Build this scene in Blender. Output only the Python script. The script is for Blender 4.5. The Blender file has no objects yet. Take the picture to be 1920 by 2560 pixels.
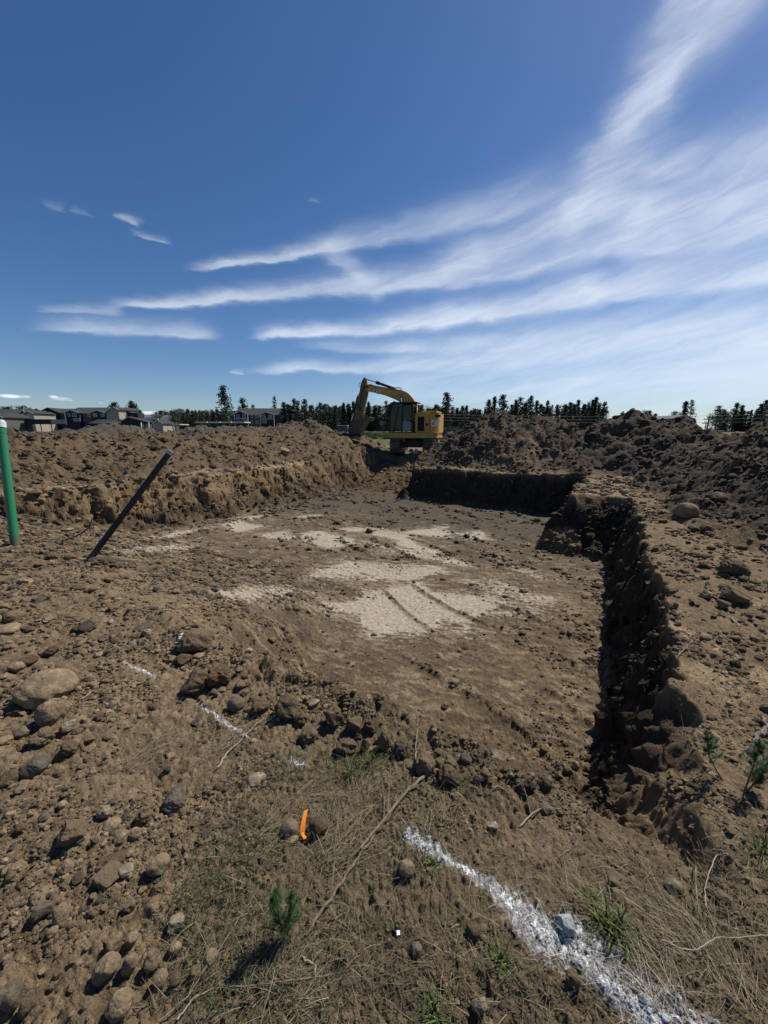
import bpy, bmesh, math, random
import numpy as np
from mathutils import Vector, Matrix
random.seed(7); rng = np.random.default_rng(7)
S = bpy.context.scene
COL = S.collection

# ------------------------------------------------------------------ camera
CAMZ = 1.6; PITCH = math.radians(12.4); F = 930.0
cp, sp = math.cos(PITCH), math.sin(PITCH)
cam = bpy.data.cameras.new('camera'); co = bpy.data.objects.new('camera', cam); COL.objects.link(co)
cam.sensor_fit = 'VERTICAL'; cam.sensor_height = 36; cam.sensor_width = 27
cam.lens = 36*F/2560; cam.clip_start = .05; cam.clip_end = 6000
co.location = (0, 0, CAMZ); co.rotation_euler = (math.pi/2-PITCH, 0, 0)
S.camera = co
S.render.resolution_x = 768; S.render.resolution_y = 1024

def pdir(u, v):
    dz = (1280-v)/F
    return ((u-960)/F, cp+dz*sp, -sp+dz*cp)
def far(u, v, y):
    d = pdir(u, v); t = y/d[1]
    return (d[0]*t, y, CAMZ+d[2]*t)

# ------------------------------------------------------------------ light
SUN_AZ = math.radians(54)          # clockwise from +Y (to the right of the view)
SUN_EL = math.radians(54)
SKY_STRENGTH = .073
SUN_STRENGTH = 5.0
EXPOSURE = 0.16
S.view_settings.view_transform = 'Standard'; S.view_settings.look = 'None'
S.view_settings.gamma = 1; S.view_settings.use_curve_mapping = False
S.view_settings.exposure = EXPOSURE
sl = bpy.data.lights.new('sun', 'SUN'); sl.energy = SUN_STRENGTH; sl.angle = math.radians(.5); sl.color = (1, .95, .87)
so = bpy.data.objects.new('sun', sl); COL.objects.link(so)
sd = Vector((math.sin(SUN_AZ)*math.cos(SUN_EL), math.cos(SUN_AZ)*math.cos(SUN_EL), math.sin(SUN_EL)))
so.rotation_euler = (-sd).to_track_quat('-Z', 'Y').to_euler(); so.location = (20, 20, 40)

W = bpy.data.worlds.new('World'); S.world = W; W.use_nodes = True
wn = W.node_tree; wn.nodes.clear()
class G:
    """small helper to write node maths"""
    def __init__(s, nt): s.nt = nt
    def n(s, t, **k):
        q = s.nt.nodes.new(t)
        for a, b in k.items(): setattr(q, a, b)
        return q
    def put(s, sock, v):
        if isinstance(v, bpy.types.NodeSocket): s.nt.links.new(v, sock)
        elif v is not None: sock.default_value = v
    def m(s, op, a, b=None, c=None, clamp=False):
        q = s.n('ShaderNodeMath', operation=op); q.use_clamp = clamp
        s.put(q.inputs[0], a); s.put(q.inputs[1], b); s.put(q.inputs[2], c)
        return q.outputs[0]
    def v(s, op, a, b=None):
        q = s.n('ShaderNodeVectorMath', operation=op)
        s.put(q.inputs[0], a); s.put(q.inputs[1], b)
        return q.outputs['Value'] if op in ('DOT_PRODUCT', 'LENGTH') else q.outputs[0]
    def comb(s, x, y, z=0.0):
        q = s.n('ShaderNodeCombineXYZ'); s.put(q.inputs[0], x); s.put(q.inputs[1], y); s.put(q.inputs[2], z)
        return q.outputs[0]
    def noise(s, vec, scale, detail=4, rough=.5, dist=0, out='Fac', dim='3D'):
        q = s.n('ShaderNodeTexNoise', noise_dimensions=dim); s.put(q.inputs['Vector'], vec)
        q.inputs['Scale'].default_value = scale; q.inputs['Detail'].default_value = detail
        q.inputs['Roughness'].default_value = rough; q.inputs['Distortion'].default_value = dist
        return q.outputs[out]
    def ramp(s, x, a, b, c=0., d=1.):
        q = s.n('ShaderNodeMapRange', interpolation_type='SMOOTHSTEP'); s.put(q.inputs[0], x)
        for i, k in enumerate((a, b, c, d)): q.inputs[i+1].default_value = k
        return q.outputs[0]
    def mix(s, f, a, b, mode='MIX'):
        q = s.n('ShaderNodeMix', data_type='RGBA', blend_type=mode)
        s.put(q.inputs[0], f)
        for k, w in ((6, a), (7, b)):
            if isinstance(w, (tuple, list)): w = (*w[:3], 1)
            s.put(q.inputs[k], w)
        return q.outputs[2]
g = G(wn)
sky = g.n('ShaderNodeTexSky', sky_type='NISHITA'); sky.sun_disc = False
sky.sun_elevation = SUN_EL; sky.sun_rotation = SUN_AZ
sky.altitude = 600; sky.air_density = 1.0; sky.dust_density = .5; sky.ozone_density = 2.0
tc = g.n('ShaderNodeTexCoord').outputs['Generated']
sx = g.n('ShaderNodeSeparateXYZ'); g.put(sx.inputs[0], g.v('NORMALIZE', tc))
az = g.m('ARCTAN2', sx.outputs[0], sx.outputs[1]); el = g.m('ARCSINE', sx.outputs[2])
P = g.comb(az, el)
def pe(u, v):
    d = Vector(pdir(u, v)).normalized()
    return math.atan2(d.x, d.y), math.asin(d.z)
# the fibres of the high cloud run along the streaks; a warp keeps their edges ragged
wq = g.v('SUBTRACT', g.noise(P, 3.0, 3, .55, 0, 'Color'), (.5, .5, .5))
wq = g.v('MULTIPLY', wq, (.16, .05, 0))
wq2 = g.v('SUBTRACT', g.noise(g.v('MULTIPLY', P, (1, 3.0, 1)), 14.0, 5, .6, 0, 'Color'), (.5, .5, .5))
wq2 = g.v('MULTIPLY', wq2, (.05, .020, 0))
PW = g.v('ADD', g.v('ADD', P, wq), wq2)
STREAKS = [  # points along the streak, half width, strength (photo pixels turned into sky angles)
    ((1930, -260), (1600, 260), 170, 95, 1.0, .15), ((1840, -200), (1500, 400), 70, 60, .55, .2), ((1700, 120), (1450, 480), 110, 75, .80, .25), ((1500, 380), (1370, 640), 85, 62, .85, .25),
    ((2200, 560), (1500, 700), 60, 40, .4, .2),
    ((2250, 400), (1400, 560), 100, 60, .80, .15), ((2200, 330), (1500, 430), 60, 50, .55, .15), ((2200, 470), (1450, 610), 60, 40, .55, .2),
    ((1480, 540), (1060, 690), 60, 40, .62, .25),
    ((480, 672), (900, 612), 8, 24, .85, .2), ((800, 622), (1420, 470), 28, 50, .52, .25),
    ((290, 765), (900, 722), 10, 26, .72, .15), ((800, 730), (1500, 640), 26, 46, .72, .15), ((1400, 650), (2250, 500), 36, 60, .72, .15),
    ((650, 842), (1180, 798), 12, 27, .98, .12), ((1080, 810), (1500, 745), 26, 38, 1.0, .1), ((1400, 760), (2250, 620), 36, 50, .95, .1),
    ((100, 822), (560, 832), 16, 20, .55, .2), ((90, 775), (330, 785), 9, 16, .40, .2),
    ((640, 925), (1250, 905), 9, 25, .72, .2), ((1000, 915), (2200, 800), 36, 60, .72, .15), ((760, 870), (1400, 850), 12, 24, .65, .2),
    ((900, 985), (2250, 920), 60, 110, .62, .1), ((1300, 880), (2200, 800), 30, 60, .50, .1), ((1250, 960), (2200, 900), 30, 60, .5, .1),
    ((790, 630), (960, 752), 26, 22, .42, .25), ((1120, 720), (1230, 640), 26, 36, .50, .2),
    ((290, 540), (350, 565), 6, 9, .36, .3), ((330, 580), (420, 604), 4, 6, .36, .3), ((110, 508), (170, 528), 6, 8, .16, .3),
    ((180, 525), (240, 545), 5, 5, .14, .3), ((760, 500), (800, 508), 5, 4, .2, .3), ((590, 926), (625, 928), 4, 4, .4, .2),
]
tot = None
for (p0, p1, w0, w1, st, fade) in STREAKS:
    A = Vector(pe(*p0)); B = Vector(pe(*p1)); T = B-A; L = T.length; Tn = T/L; N = Vector((-Tn.y, Tn.x))
    mid = ((p0[0]+p1[0])/2, (p0[1]+p1[1])/2)
    k = (Vector(pe(mid[0], mid[1]+5))-Vector(pe(mid[0], mid[1]-5))).length/10
    rel = g.v('SUBTRACT', PW, (A.x, A.y, 0))
    t = g.v('DOT_PRODUCT', rel, (Tn.x/L, Tn.y/L, 0)); d = g.v('DOT_PRODUCT', rel, (N.x, N.y, 0))
    w = g.m('MULTIPLY_ADD', t, (w1-w0)*k, w0*k); w = g.m('MAXIMUM', w, 2*k)
    if abs(T.x) > abs(T.y)*1.6:      # crisp lower edge, feathered upper edge
        sg = 1 if T.x > 0 else -1
        w = g.m('MULTIPLY', w, g.ramp(d, -8*k, 8*k, .95-.45*sg, .95+.45*sg))
    q = g.m('DIVIDE', d, w); q = g.m('MULTIPLY', q, q); q = g.m('EXPONENT', g.m('MULTIPLY', q, -1.0))
    f = g.m('MULTIPLY', g.ramp(t, -fade*.3, fade), g.ramp(t, 1-fade, 1+fade*.3, 1., 0.))
    q = g.m('MULTIPLY', g.m('MULTIPLY', q, f), st)
    # screen-style union
    tot = q if tot is None else g.m('SUBTRACT', g.m('ADD', tot, q), g.m('MULTIPLY', tot, q))
# fibres: noise stretched along a gently rising direction
ca, sa = math.cos(.22), math.sin(.22)
fx = g.v('DOT_PRODUCT', PW, (ca, sa, 0)); fy = g.v('DOT_PRODUCT', PW, (-sa, ca, 0))
fib = g.noise(g.comb(g.m('MULTIPLY', fx, 2.2), g.m('MULTIPLY', fy, 17.0)), 1.6, 8, .62, .5)
fib2 = g.noise(P, 2.2, 6, .6, .3)
tex = g.m('ADD', g.m('MULTIPLY', g.ramp(fib, .25, .75), .50), g.m('MULTIPLY', g.ramp(fib2, .25, .75), .40))
tex = g.m('ADD', tex, .32)
cl = g.m('MULTIPLY', tot, tex, clamp=True)
# general veil low over the horizon on the right
veil = g.m('MULTIPLY', g.ramp(el, .0, .42, 1., 0.), g.ramp(az, -.25, .6))
veil = g.m('MULTIPLY', veil, g.m('MULTIPLY_ADD', g.ramp(fib, .25, .75), .35, .12))
cl = g.m('SUBTRACT', g.m('ADD', cl, veil), g.m('MULTIPLY', cl, veil), clamp=True)
# fair-weather cloudlets low on the left
cum = None
for (u, v, wu, wv, st) in ((22, 990, 34, 6, 1.), (60, 991, 18, 4, .5), (132, 991, 14, 4, .9), (150, 996, 30, 6, .4), (175, 1001, 10, 3, .3), (370, 1032, 26, 5, .8), (255, 1008, 6, 2, .3)):
    c0 = pe(u, v); c1 = pe(u+10, v); c2 = pe(u, v-10)
    r = g.v('SUBTRACT', g.v('ADD', P, g.v('MULTIPLY', wq2, (.35, .35, 0))), (c0[0], c0[1], 0))
    r = g.v('MULTIPLY', r, (10/abs(c1[0]-c0[0])/wu, 10/abs(c2[1]-c0[1])/wv, 0))
    L2 = g.v('LENGTH', r); q = g.ramp(L2, .35, 1.2, st, 0.)
    cum = q if cum is None else g.m('MAXIMUM', cum, q)
sat = g.n('ShaderNodeHueSaturation'); sat.inputs['Saturation'].default_value = 1.22
g.put(sat.inputs['Color'], sky.outputs[0])
skyc = g.mix(1.0, sat.outputs[0], (.93, .97, 1.10), 'MULTIPLY')
skyc = g.mix(g.m('MULTIPLY', cl, .84), skyc, (10.2, 11.0, 12.2))
skyc = g.mix(cum, skyc, (11.5, 12., 12.6))
skyc = g.v('MULTIPLY', skyc, g.comb(*[g.ramp(el, -.02, .38, k_, 1.) for k_ in (.92, .97, 1.0)]))
bg = g.n('ShaderNodeBackground'); g.put(bg.inputs[0], skyc); bg.inputs[1].default_value = SKY_STRENGTH
ow = g.n('ShaderNodeOutputWorld'); wn.links.new(bg.outputs[0], ow.inputs[0])

# ------------------------------------------------------------------ helpers
def mat(name, col, rough=.8, metal=0, nscale=0, namt=.3, bump=0, bscale=30, spec=.3, trans=0):
    m = bpy.data.materials.new(name); m.use_nodes = True
    nt = m.node_tree; b = nt.nodes['Principled BSDF']; q = G(nt)
    b.inputs['Base Color'].default_value = (*col, 1); b.inputs['Roughness'].default_value = rough
    b.inputs['Metallic'].default_value = metal; b.inputs['Specular IOR Level'].default_value = spec
    if nscale:
        o = q.n('ShaderNodeTexCoord').outputs['Object']
        f = q.noise(o, nscale, 6, .6)
        c = q.mix(q.ramp(f, .3, .7), tuple(x*(1-namt) for x in col), tuple(min(1, x*(1+namt)) for x in col))
        q.put(b.inputs['Base Color'], c)
    if bump:
        o = q.n('ShaderNodeTexCoord').outputs['Object']
        bn = q.n('ShaderNodeBump'); bn.inputs['Strength'].default_value = bump; bn.inputs['Distance'].default_value = .02
        q.put(bn.inputs['Height'], q.noise(o, bscale, 5, .6)); q.put(b.inputs['Normal'], bn.outputs[0])
    if trans:
        b.inputs['Transmission Weight'].default_value = trans
    return m

def tag(o, label=None, cat=None, group=None, kind=None):
    if label: o['label'] = label
    if cat: o['category'] = cat
    if group: o['group'] = group
    if kind: o['kind'] = kind
    return o
def empty(name, loc, rz=0, **k):
    o = bpy.data.objects.new(name, None); COL.objects.link(o); o.location = loc; o.rotation_euler = (0, 0, rz)
    o.empty_display_size = .2
    return tag(o, **k)
def kids(o): return list(KIDS.get(o.name, []))
KIDS = {}
def adopt(c, p):
    if p is not None:
        c.parent = p; KIDS.setdefault(p.name, []).append(c)
def copy_tree(o, parent=None):
    c = o.copy(); COL.objects.link(c); c.parent = None
    adopt(c, parent)
    for ch in kids(o): copy_tree(ch, c)
    return c

def np_mesh(name, V, Fc, m, parent=None, smooth=False, cols=None, k=None):
    """V (n,3), Fc (m,k) all faces with k corners"""
    me = bpy.data.meshes.new(name); V = np.asarray(V, np.float32); Fc = np.asarray(Fc, np.int32)
    n, kk = Fc.shape
    me.vertices.add(len(V)); me.vertices.foreach_set('co', V.ravel())
    me.loops.add(n*kk); me.loops.foreach_set('vertex_index', Fc.ravel())
    me.polygons.add(n); me.polygons.foreach_set('loop_start', np.arange(0, n*kk, kk, dtype=np.int32))
    me.polygons.foreach_set('loop_total', np.full(n, kk, np.int32))
    me.polygons.foreach_set('use_smooth', np.full(n, smooth, bool))
    me.update(calc_edges=True)
    if cols is not None:
        ca_ = me.color_attributes.new('Col', 'FLOAT_COLOR', 'POINT')
        c4 = np.ones((len(V), 4), np.float32); c4[:, :3] = cols
        ca_.data.foreach_set('color', c4.ravel())
    me.materials.append(m)
    o = bpy.data.objects.new(name, me); COL.objects.link(o); adopt(o, parent)
    return o

class MB:
    def __init__(s): s.v = []; s.f = []
    def add(s, vs, fs):
        n = len(s.v); s.v += [tuple(p) for p in vs]; s.f += [tuple(i+n for i in f) for f in fs]; return s
    def box(s, x0, x1, y0, y1, z0, z1):
        return s.add([(x, y, z) for z in (z0, z1) for y in (y0, y1) for x in (x0, x1)],
                     [(0, 2, 3, 1), (4, 5, 7, 6), (0, 1, 5, 4), (2, 6, 7, 3), (0, 4, 6, 2), (1, 3, 7, 5)])
    def prism(s, poly, y0, y1, axis='y'):
        """poly of (a,b) extruded along y (poly in xz), x (poly in yz) or z (poly in xy)"""
        n = len(poly)
        def P3(a, b, t): return {'y': (a, t, b), 'x': (t, a, b), 'z': (a, b, t)}[axis]
        vs = [P3(a, b, y0) for a, b in poly]+[P3(a, b, y1) for a, b in poly]
        fs = [tuple(range(n))[::-1], tuple(range(n, 2*n))]+[(i, (i+1) % n, n+(i+1) % n, n+i) for i in range(n)]
        return s.add(vs, fs)
    def tube(s, pts, r, n=8, cap=True):
        pts = [Vector(p) for p in pts]; rs = r if isinstance(r, (list, tuple)) else [r]*len(pts)
        up = Vector((0, 0, 1)); rings = []
        for i, p in enumerate(pts):
            d = (pts[min(i+1, len(pts)-1)]-pts[max(i-1, 0)]).normalized()
            a = d.cross(up)
            if a.length < .05: a = d.cross(Vector((1, 0, 0)))
            a.normalize(); b = d.cross(a)
            rings.append([p+(a*math.cos(t)+b*math.sin(t))*rs[i] for t in [2*math.pi*j/n for j in range(n)]])
        vs = [q for R in rings for q in R]; fs = []
        for i in range(len(pts)-1):
            for j in range(n):
                fs.append((i*n+j, i*n+(j+1) % n, (i+1)*n+(j+1) % n, (i+1)*n+j))
        if cap: fs += [tuple(range(n)), tuple(range((len(pts)-1)*n, len(pts)*n))[::-1]]
        return s.add(vs, fs)
    def build(s, name, m, parent=None, bevel=0, smooth=False):
        me = bpy.data.meshes.new(name); me.from_pydata(s.v, [], s.f)
        bm = bmesh.new(); bm.from_mesh(me); bmesh.ops.recalc_face_normals(bm, faces=bm.faces)
        if bevel: bmesh.ops.bevel(bm, geom=[e for e in bm.edges if e.calc_face_angle(0) > .6], offset=bevel, segments=2, affect='EDGES', clamp_overlap=True)
        bm.to_mesh(me); bm.free()
        if smooth:
            for p in me.polygons: p.use_smooth = True
            try: me.set_sharp_from_angle(angle=math.radians(40))
            except Exception: pass
        me.materials.append(m); o = bpy.data.objects.new(name, me); COL.objects.link(o); adopt(o, parent)
        return o

# ------------------------------------------------------------------ noise
def _h(ix, iy, seed):
    h = (ix.astype(np.int64)*374761393+iy.astype(np.int64)*668265263+seed*1442695041) & 0xffffffff
    h = ((h ^ (h >> 13))*1274126177) & 0xffffffff
    h = (h ^ (h >> 16))
    h = (h*2246822519) & 0xffffffff
    return (h ^ (h >> 15))
def perlin(x, y, seed=0):
    x0 = np.floor(x); y0 = np.floor(y); fx = x-x0; fy = y-y0
    ux = fx*fx*fx*(fx*(fx*6-15)+10); uy = fy*fy*fy*(fy*(fy*6-15)+10)
    def gr(ix, iy, dx, dy):
        a = _h(ix, iy, seed)*(2*np.pi/4294967296.); return np.cos(a)*dx+np.sin(a)*dy
    n00 = gr(x0, y0, fx, fy); n10 = gr(x0+1, y0, fx-1, fy); n01 = gr(x0, y0+1, fx, fy-1); n11 = gr(x0+1, y0+1, fx-1, fy-1)
    a = n00+(n10-n00)*ux; b = n01+(n11-n01)*ux
    return (a+(b-a)*uy)*1.5
def fbm(x, y, o=4, seed=0, gain=.5):
    s = 0; a = 1; f = 1
    for i in range(o):
        s = s+a*perlin(x*f+i*17.3, y*f-i*9.1, seed+i*31); a *= gain; f *= 2.03
    return s
def worley(x, y, seed=0):
    """rounded lump height 0..1 and a random value of the nearest cell"""
    x0 = np.floor(x); y0 = np.floor(y); best = np.full(x.shape, 9.); b2 = np.full(x.shape, 9.); rid = np.zeros(x.shape)
    for i in (-1, 0, 1):
        for j in (-1, 0, 1):
            h = _h(x0+i, y0+j, seed); h2 = (h*2654435761) & 0xffffffff
            px = x0+i+(h & 0xffff)/65535.; py = y0+j+(h2 >> 16)/65535.
            d = (px-x)**2+(py-y)**2
            m = d < best; b2 = np.where(m, best, np.minimum(b2, d)); best = np.where(m, d, best); rid = np.where(m, (h >> 8 & 0xff)/255., rid)
    return np.sqrt(best), np.sqrt(b2), rid
def lumps(x, y, seed):
    f1, f2, r = worley(x, y, seed)
    return np.clip((f2-f1)*1.6, 0, 1)**.6*(.25+.75*r), r

def sm(t): t = np.clip(t, 0, 1); return t*t*(3-2*t)
def lin(t): return np.clip(t, 0, 1)

# ------------------------------------------------------------------ the land
C0 = (1.2, 1.1); DX, DY = .53, .848
def ab(x, y):
    rx = x-C0[0]; ry = y-C0[1]
    return rx*DX+ry*DY, -rx*DY+ry*DX
def xy(a, b): return (C0[0]+a*DX-b*DY, C0[1]+a*DY+b*DX)

def ridge(x, y, pts, w, seed):
    """spoil heap along a crest line of (x, y, h)"""
    H = np.zeros(x.shape)
    ww = w*(1+.16*fbm(x*.35, y*.35, 2, seed))
    for (x0, y0, h0), (x1, y1, h1) in zip(pts[:-1], pts[1:]):
        dx, dy = x1-x0, y1-y0; L = dx*dx+dy*dy
        t = np.clip(((x-x0)*dx+(y-y0)*dy)/L, 0, 1)
        d = np.hypot(x-x0-t*dx, y-y0-t*dy)/ww; h = h0+(h1-h0)*t
        H = np.maximum(H, h*np.clip((1.10-d*1.10), 0, 1)-h*.10*np.clip(1-d*3.5, 0, 1))
    return H
def rp(lst): return [(*xy(a, b), h) for a, b, h in lst]
R_LEFT = rp([(-8, 19.5, 1.5), (-2, 18.6, 1.45), (1.5, 18.3, 1.75), (4, 18.2, 1.5), (9, 18.0, 1.5), (13, 17.8, 1.75), (16.0, 17.4, 2.25), (18.2, 17.0, 1.6), (19.3, 16.5, .7)])
R_FAR = rp([(17.9, 8.0, 1.0), (17.6, 7.0, 1.8), (17.5, 5.9, 2.5), (17.4, 3.7, 2.3), (17.2, 2.2, 1.6)])
R_CORN = rp([(17.2, 1.9, 1.4), (17.3, .1, 2.45), (17.0, -1.3, 2.1), (15.8, -2.6, 1.5)])
R_RIGHT = rp([(15.0, -3.3, 1.5), (12.0, -3.3, 1.95), (8.5, -3.9, 1.9), (5.0, -4.2, 1.5), (3.0, -4.6, .8), (1.2, -5.2, .3)])
R_GREY = [(-19, 22, 1.6), (-17.3, 24, 2.1), (-14.5, 25.5, 1.6), (-12.4, 27, 1.95), (-10.2, 28.5, 1.95), (-8, 29, 1.5)]
RID = [(R_LEFT, 5.0, 1), (R_FAR, 4.1, 2), (R_CORN, 3.9, 3), (R_RIGHT, 3.2, 4), (R_GREY, 4.4, 5)]

def land(x, y, want=False):
    x = np.asarray(x, float); y = np.asarray(y, float); r = np.hypot(x, y)
    near = r < 60
    wk = .16*sm((r-5)/6)+.035
    wx = x+wk*fbm(x*.9, y*.9, 3, 3)+.05*fbm(x*4, y*4, 2, 5); wy = y+wk*fbm(x*.9+40, y*.9, 3, 4)+.05*fbm(x*4+9, y*4, 2, 6)
    a, b = ab(wx, wy); b = b+.10*(a < 8)
    wr = .40+1.2*np.exp(-(np.clip(a-.1, -9, 9)/.8)**2)
    k2, q2 = lumps(x/.23+.3*perlin(x*5, y*5, 70), y/.23, 71); k2 = k2*1.; k3, q3 = lumps(x/.10, y/.10, 72)
    jag = .10*(k2-.45)+.03*(k3-.45)+.05*fbm(x*1.9, y*1.9, 2, 73)
    b = b+jag*sm(1-np.abs(b-.15)/1.1)*(r < 30)*(.15+.85*sm((a-.9)/.6)); a = a+(jag*.5+.38*fbm(x*.7, y*.7, 3, 74))*sm(1-np.abs(a-13.0)/1.3)*(r < 30)
    R = lin((b-np.where(a > 11.5, 1.25, 0.)+0*.05)/np.where(a > 11.5, .35, wr))
    k = sm((b-8.2)/.35)
    Fa = lin((13.25-a)/.65)*(1-k)+lin((18.6-a)/5.4)*k
    bank = 1.25+.4*perlin(a*.5, b*.0+2.2, 8)
    L = lin((13.1-b+.35*fbm(a*.7, b*.2, 3, 9))/bank)
    wf = .42+3.4*sm((b-2.7)/2.4)+.95*np.exp(-((b-.2)/.75)**2)
    Fr = lin((a+.12*sm((b-3)/3))/wf)
    pit = np.minimum(np.minimum(R, Fa), np.minimum(L, Fr))
    q = np.maximum(np.maximum(lin((9.1-a)/1.2), lin((b-1.35)/.6)), lin((a-11.3)/.4))
    pit = np.minimum(pit, q)
    ext = .27*np.minimum(np.minimum(lin((b-5)/2.5), lin((a+3.5)/3)), L)
    pit = np.maximum(pit, np.where(a < 3, ext, 0))
    P1 = pit
    frw = (Fr <= np.minimum(np.minimum(R, Fa), L)+1e-6)*sm((b-2.2)/.8)
    # steep upper lip, gentler foot
    prof = np.where(pit < 1, 1-(1-pit)**1.25, 1.)
    z = -1.34*prof
    # strata ledges on the left bank
    led = (L < 1)*(L > 0)*(P1 < 1)
    z = z+led*(.13*fbm(a*.8, z*9.0, 3, 12)+.09*fbm(x*2.2, y*2.2, 3, 13))
    # tumble-down near corner
    cor = np.exp(-((a-.55)/.75)**2)*lin(b/.5)*lin((1.6-b)/1.0)*(P1 < .99)
    z = z-.10*cor
    # mounds
    H = np.zeros(x.shape); mid = np.zeros(x.shape, int)
    mx = x+.35*fbm(x*.7+3, y*.7, 3, 21); my = y+.35*fbm(x*.7-8, y*.7, 3, 22)
    for pts, w, i in RID:
        h = ridge(mx, my, pts, w, 40+i); m = h > H; H = np.where(m, h, H); mid = np.where(m & (h > .06), i, mid)
    H = H*lin(1-P1*2.5)
    H = H*(1+.10*fbm(x*.8, y*.8, 3, 23))
    z = z+H
    z = z+1.1*sm((r-32)/40)+.15*fbm(x*.02, y*.02, 2, 24)*sm((r-40)/40)
    # roughness
    pile = lin(H/.22); wall = lin(P1*8)*lin((1-P1)*8)*(1-.8*frw); floor = lin((P1-.93)/.07)
    fore = (1-pile)*(1-floor)*(1-wall)
    z = z+.03*fbm(x*.8, y*.8, 3, 25)*(1-floor)+.05*fbm(x*.35, y*.35, 2, 26)*fore
    l1, r1 = lumps(x/.50+.2*perlin(x*4, y*4, 30), y/.50, 31); l2, r2 = lumps(x/.21+.2*perlin(x*9, y*9, 30), y/.21, 32)
    l3, r3 = lumps(x/.085, y/.085, 33); l4, r4 = lumps(x/.030+.2*perlin(x*50, y*50, 35), y/.030, 34)
    f5 = fbm(x*28, y*28, 3, 27)
    dens = sm((perlin(x*.45, y*.45, 51)+.35)/.7)
    lipb = np.exp(-((a+.02+.10*perlin(x*3, y*3, 58))/.17)**2)*sm((b-.45)/.4)*sm((4.15-b)/.5)*(r < 6)
    z = z+lipb*(.02+.08*(k2-.2)+.05*(k3-.3))
    clod = pile+wall*.75
    # rubble in the left foreground and along the right side
    rub = fore*np.maximum(sm((-x*.9-.55-.25*(y-1.0)+.5*perlin(x*1.1, y*1.1, 52))/.8), lin((-b-1.0)/1.2)*.9*(a > 2.0))
    z = z+pile*.11*fbm(x*1.7, y*1.7, 3, 92)
    nf = np.clip((r-2.2)/5, .12, 1.)
    z = z+clod*(.16*nf*(l1-.4)*dens+.09*nf**.6*(l2-.35)*(r2 > .3)+.055*(l3-.3)*(r3 > .25)+.02*(k3-.4)+.020*(l4-.4)*lin(5-r))+wall*lin(5-r)*.03*fbm(x*9, y*9, 3, 93)
    ledge = fbm(x*1.2+z*2, y*1.2, 4, 53)
    z = z+wall*.07*ledge
    l5, r5 = lumps(x/.014, y/.014, 36)
    z = z+rub*(.018*(l2-.3)*(r2 > .45)+.026*(l3-.3)*(r3 > .3)+.012*(l4-.4))+fore*lin(4-r)*.0045*(l5-.4)
    z = z+fore*(1-rub)*(.016*(l3-.3)*(r3 > .5)+.017*(l4-.4)*(.4+r4))
    z = z+fore*.006*f5*lin(3-r/3)+fore*.012*fbm(x*5, y*5, 3, 28)
    # floor: drag marks and crumbled bands
    sxx = x*.97-y*.25; syy = x*.25+y*.97
    drag = fbm(sxx*.9, syy*6, 4, 29)
    crumb = sm((perlin(sxx*.5, syy*1.1, 54)+.05)/.35)
    bx_ = x*.86+y*.5; by_ = -x*.5+y*.86   # ruts that fan out from the machine
    rut = np.abs(((bx_*1.0+.5*perlin(x*.3, y*.3, 55)) % 1.45)/1.45-.5)*2
    berm = np.exp(-((rut-.5)/.07)**2)*sm((perlin(x*.5+7, y*.5, 56)+.1)/.3)*sm((x+1.8+.2*y)/3)
    z = z+floor*(.0015*drag+.006*fbm(x*7, y*9, 3, 94)+crumb*(.022*(l3-.3)*(r3 > .4)+.012*(l4-.3))+.010*(l4-.3)+berm*(.025+.05*(l3-.2)+.03*(l2-.3)))
    z = z+floor*.05*fbm(x*.3, y*.3, 2, 57)
    if not want: return z
    return z, dict(a=a, b=b, pit=P1, pile=pile, wall=wall, floor=floor, fore=fore, rub=rub, mid=mid, H=H, L=L, l2=l2, r2=r2, r3=r3, r4=r4,
                   l3=l3, l4=l4, drag=drag, crumb=crumb, berm=berm, dens=dens, f5=f5, ledge=ledge, lipb=lipb, frw=frw)


def poly_mask(x, y, poly, soft):
    """1 inside the polygon, falling to 0 over soft metres"""
    ins = np.zeros(x.shape, bool); d = np.full(x.shape, 1e9); n = len(poly)
    for i in range(n):
        x0, y0 = poly[i]; x1, y1 = poly[(i+1) % n]
        c = ((y0 > y) != (y1 > y)) & (x < (x1-x0)*(y-y0)/((y1-y0)+1e-12)+x0); ins ^= c
        dx, dy = x1-x0, y1-y0; t = np.clip(((x-x0)*dx+(y-y0)*dy)/(dx*dx+dy*dy+1e-12), 0, 1)
        d = np.minimum(d, np.hypot(x-x0-t*dx, y-y0-t*dy))
    return sm(.5+np.where(ins, d, -d)/soft)
nA, nR = 860, 900
fineA = np.linspace(math.radians(-60), math.radians(60), nA)
coarse = np.linspace(math.radians(60), math.radians(300), 62)[1:-1]
ANG = np.concatenate([fineA, coarse])
_d = np.interp(np.linspace(math.log(.5), math.log(42), 400), [math.log(q) for q in (.5, 7.5, 8.5, 18, 20, 42)], [1, 1, 1.9, 1.9, 1, .8]); _c = np.concatenate([[0], np.cumsum((_d[1:]+_d[:-1])/2)]); _c /= _c[-1]
RAD = np.concatenate([[.02, .15, .28, .40], np.exp(np.interp(np.linspace(0, 1, nR), _c, np.linspace(math.log(.5), math.log(42), 400))), 42*np.exp(np.linspace(0, math.log(3500/42), 46))[1:]])
TH, RR = np.meshgrid(ANG, RAD)
GX = (RR*np.sin(TH)).ravel(); GY = (RR*np.cos(TH)).ravel()
GZ, Fd = land(GX, GY, True)
nT = len(ANG); nr = len(RAD)
_w = lin(Fd['pit']*5)*lin((1-Fd['pit'])*5)*(np.hypot(GX, GY) < 30)*(1-Fd['frw']); _i = np.where(_w > .01)[0]
_x, _y, _z = GX[_i], GY[_i], GZ[_i]
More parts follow.
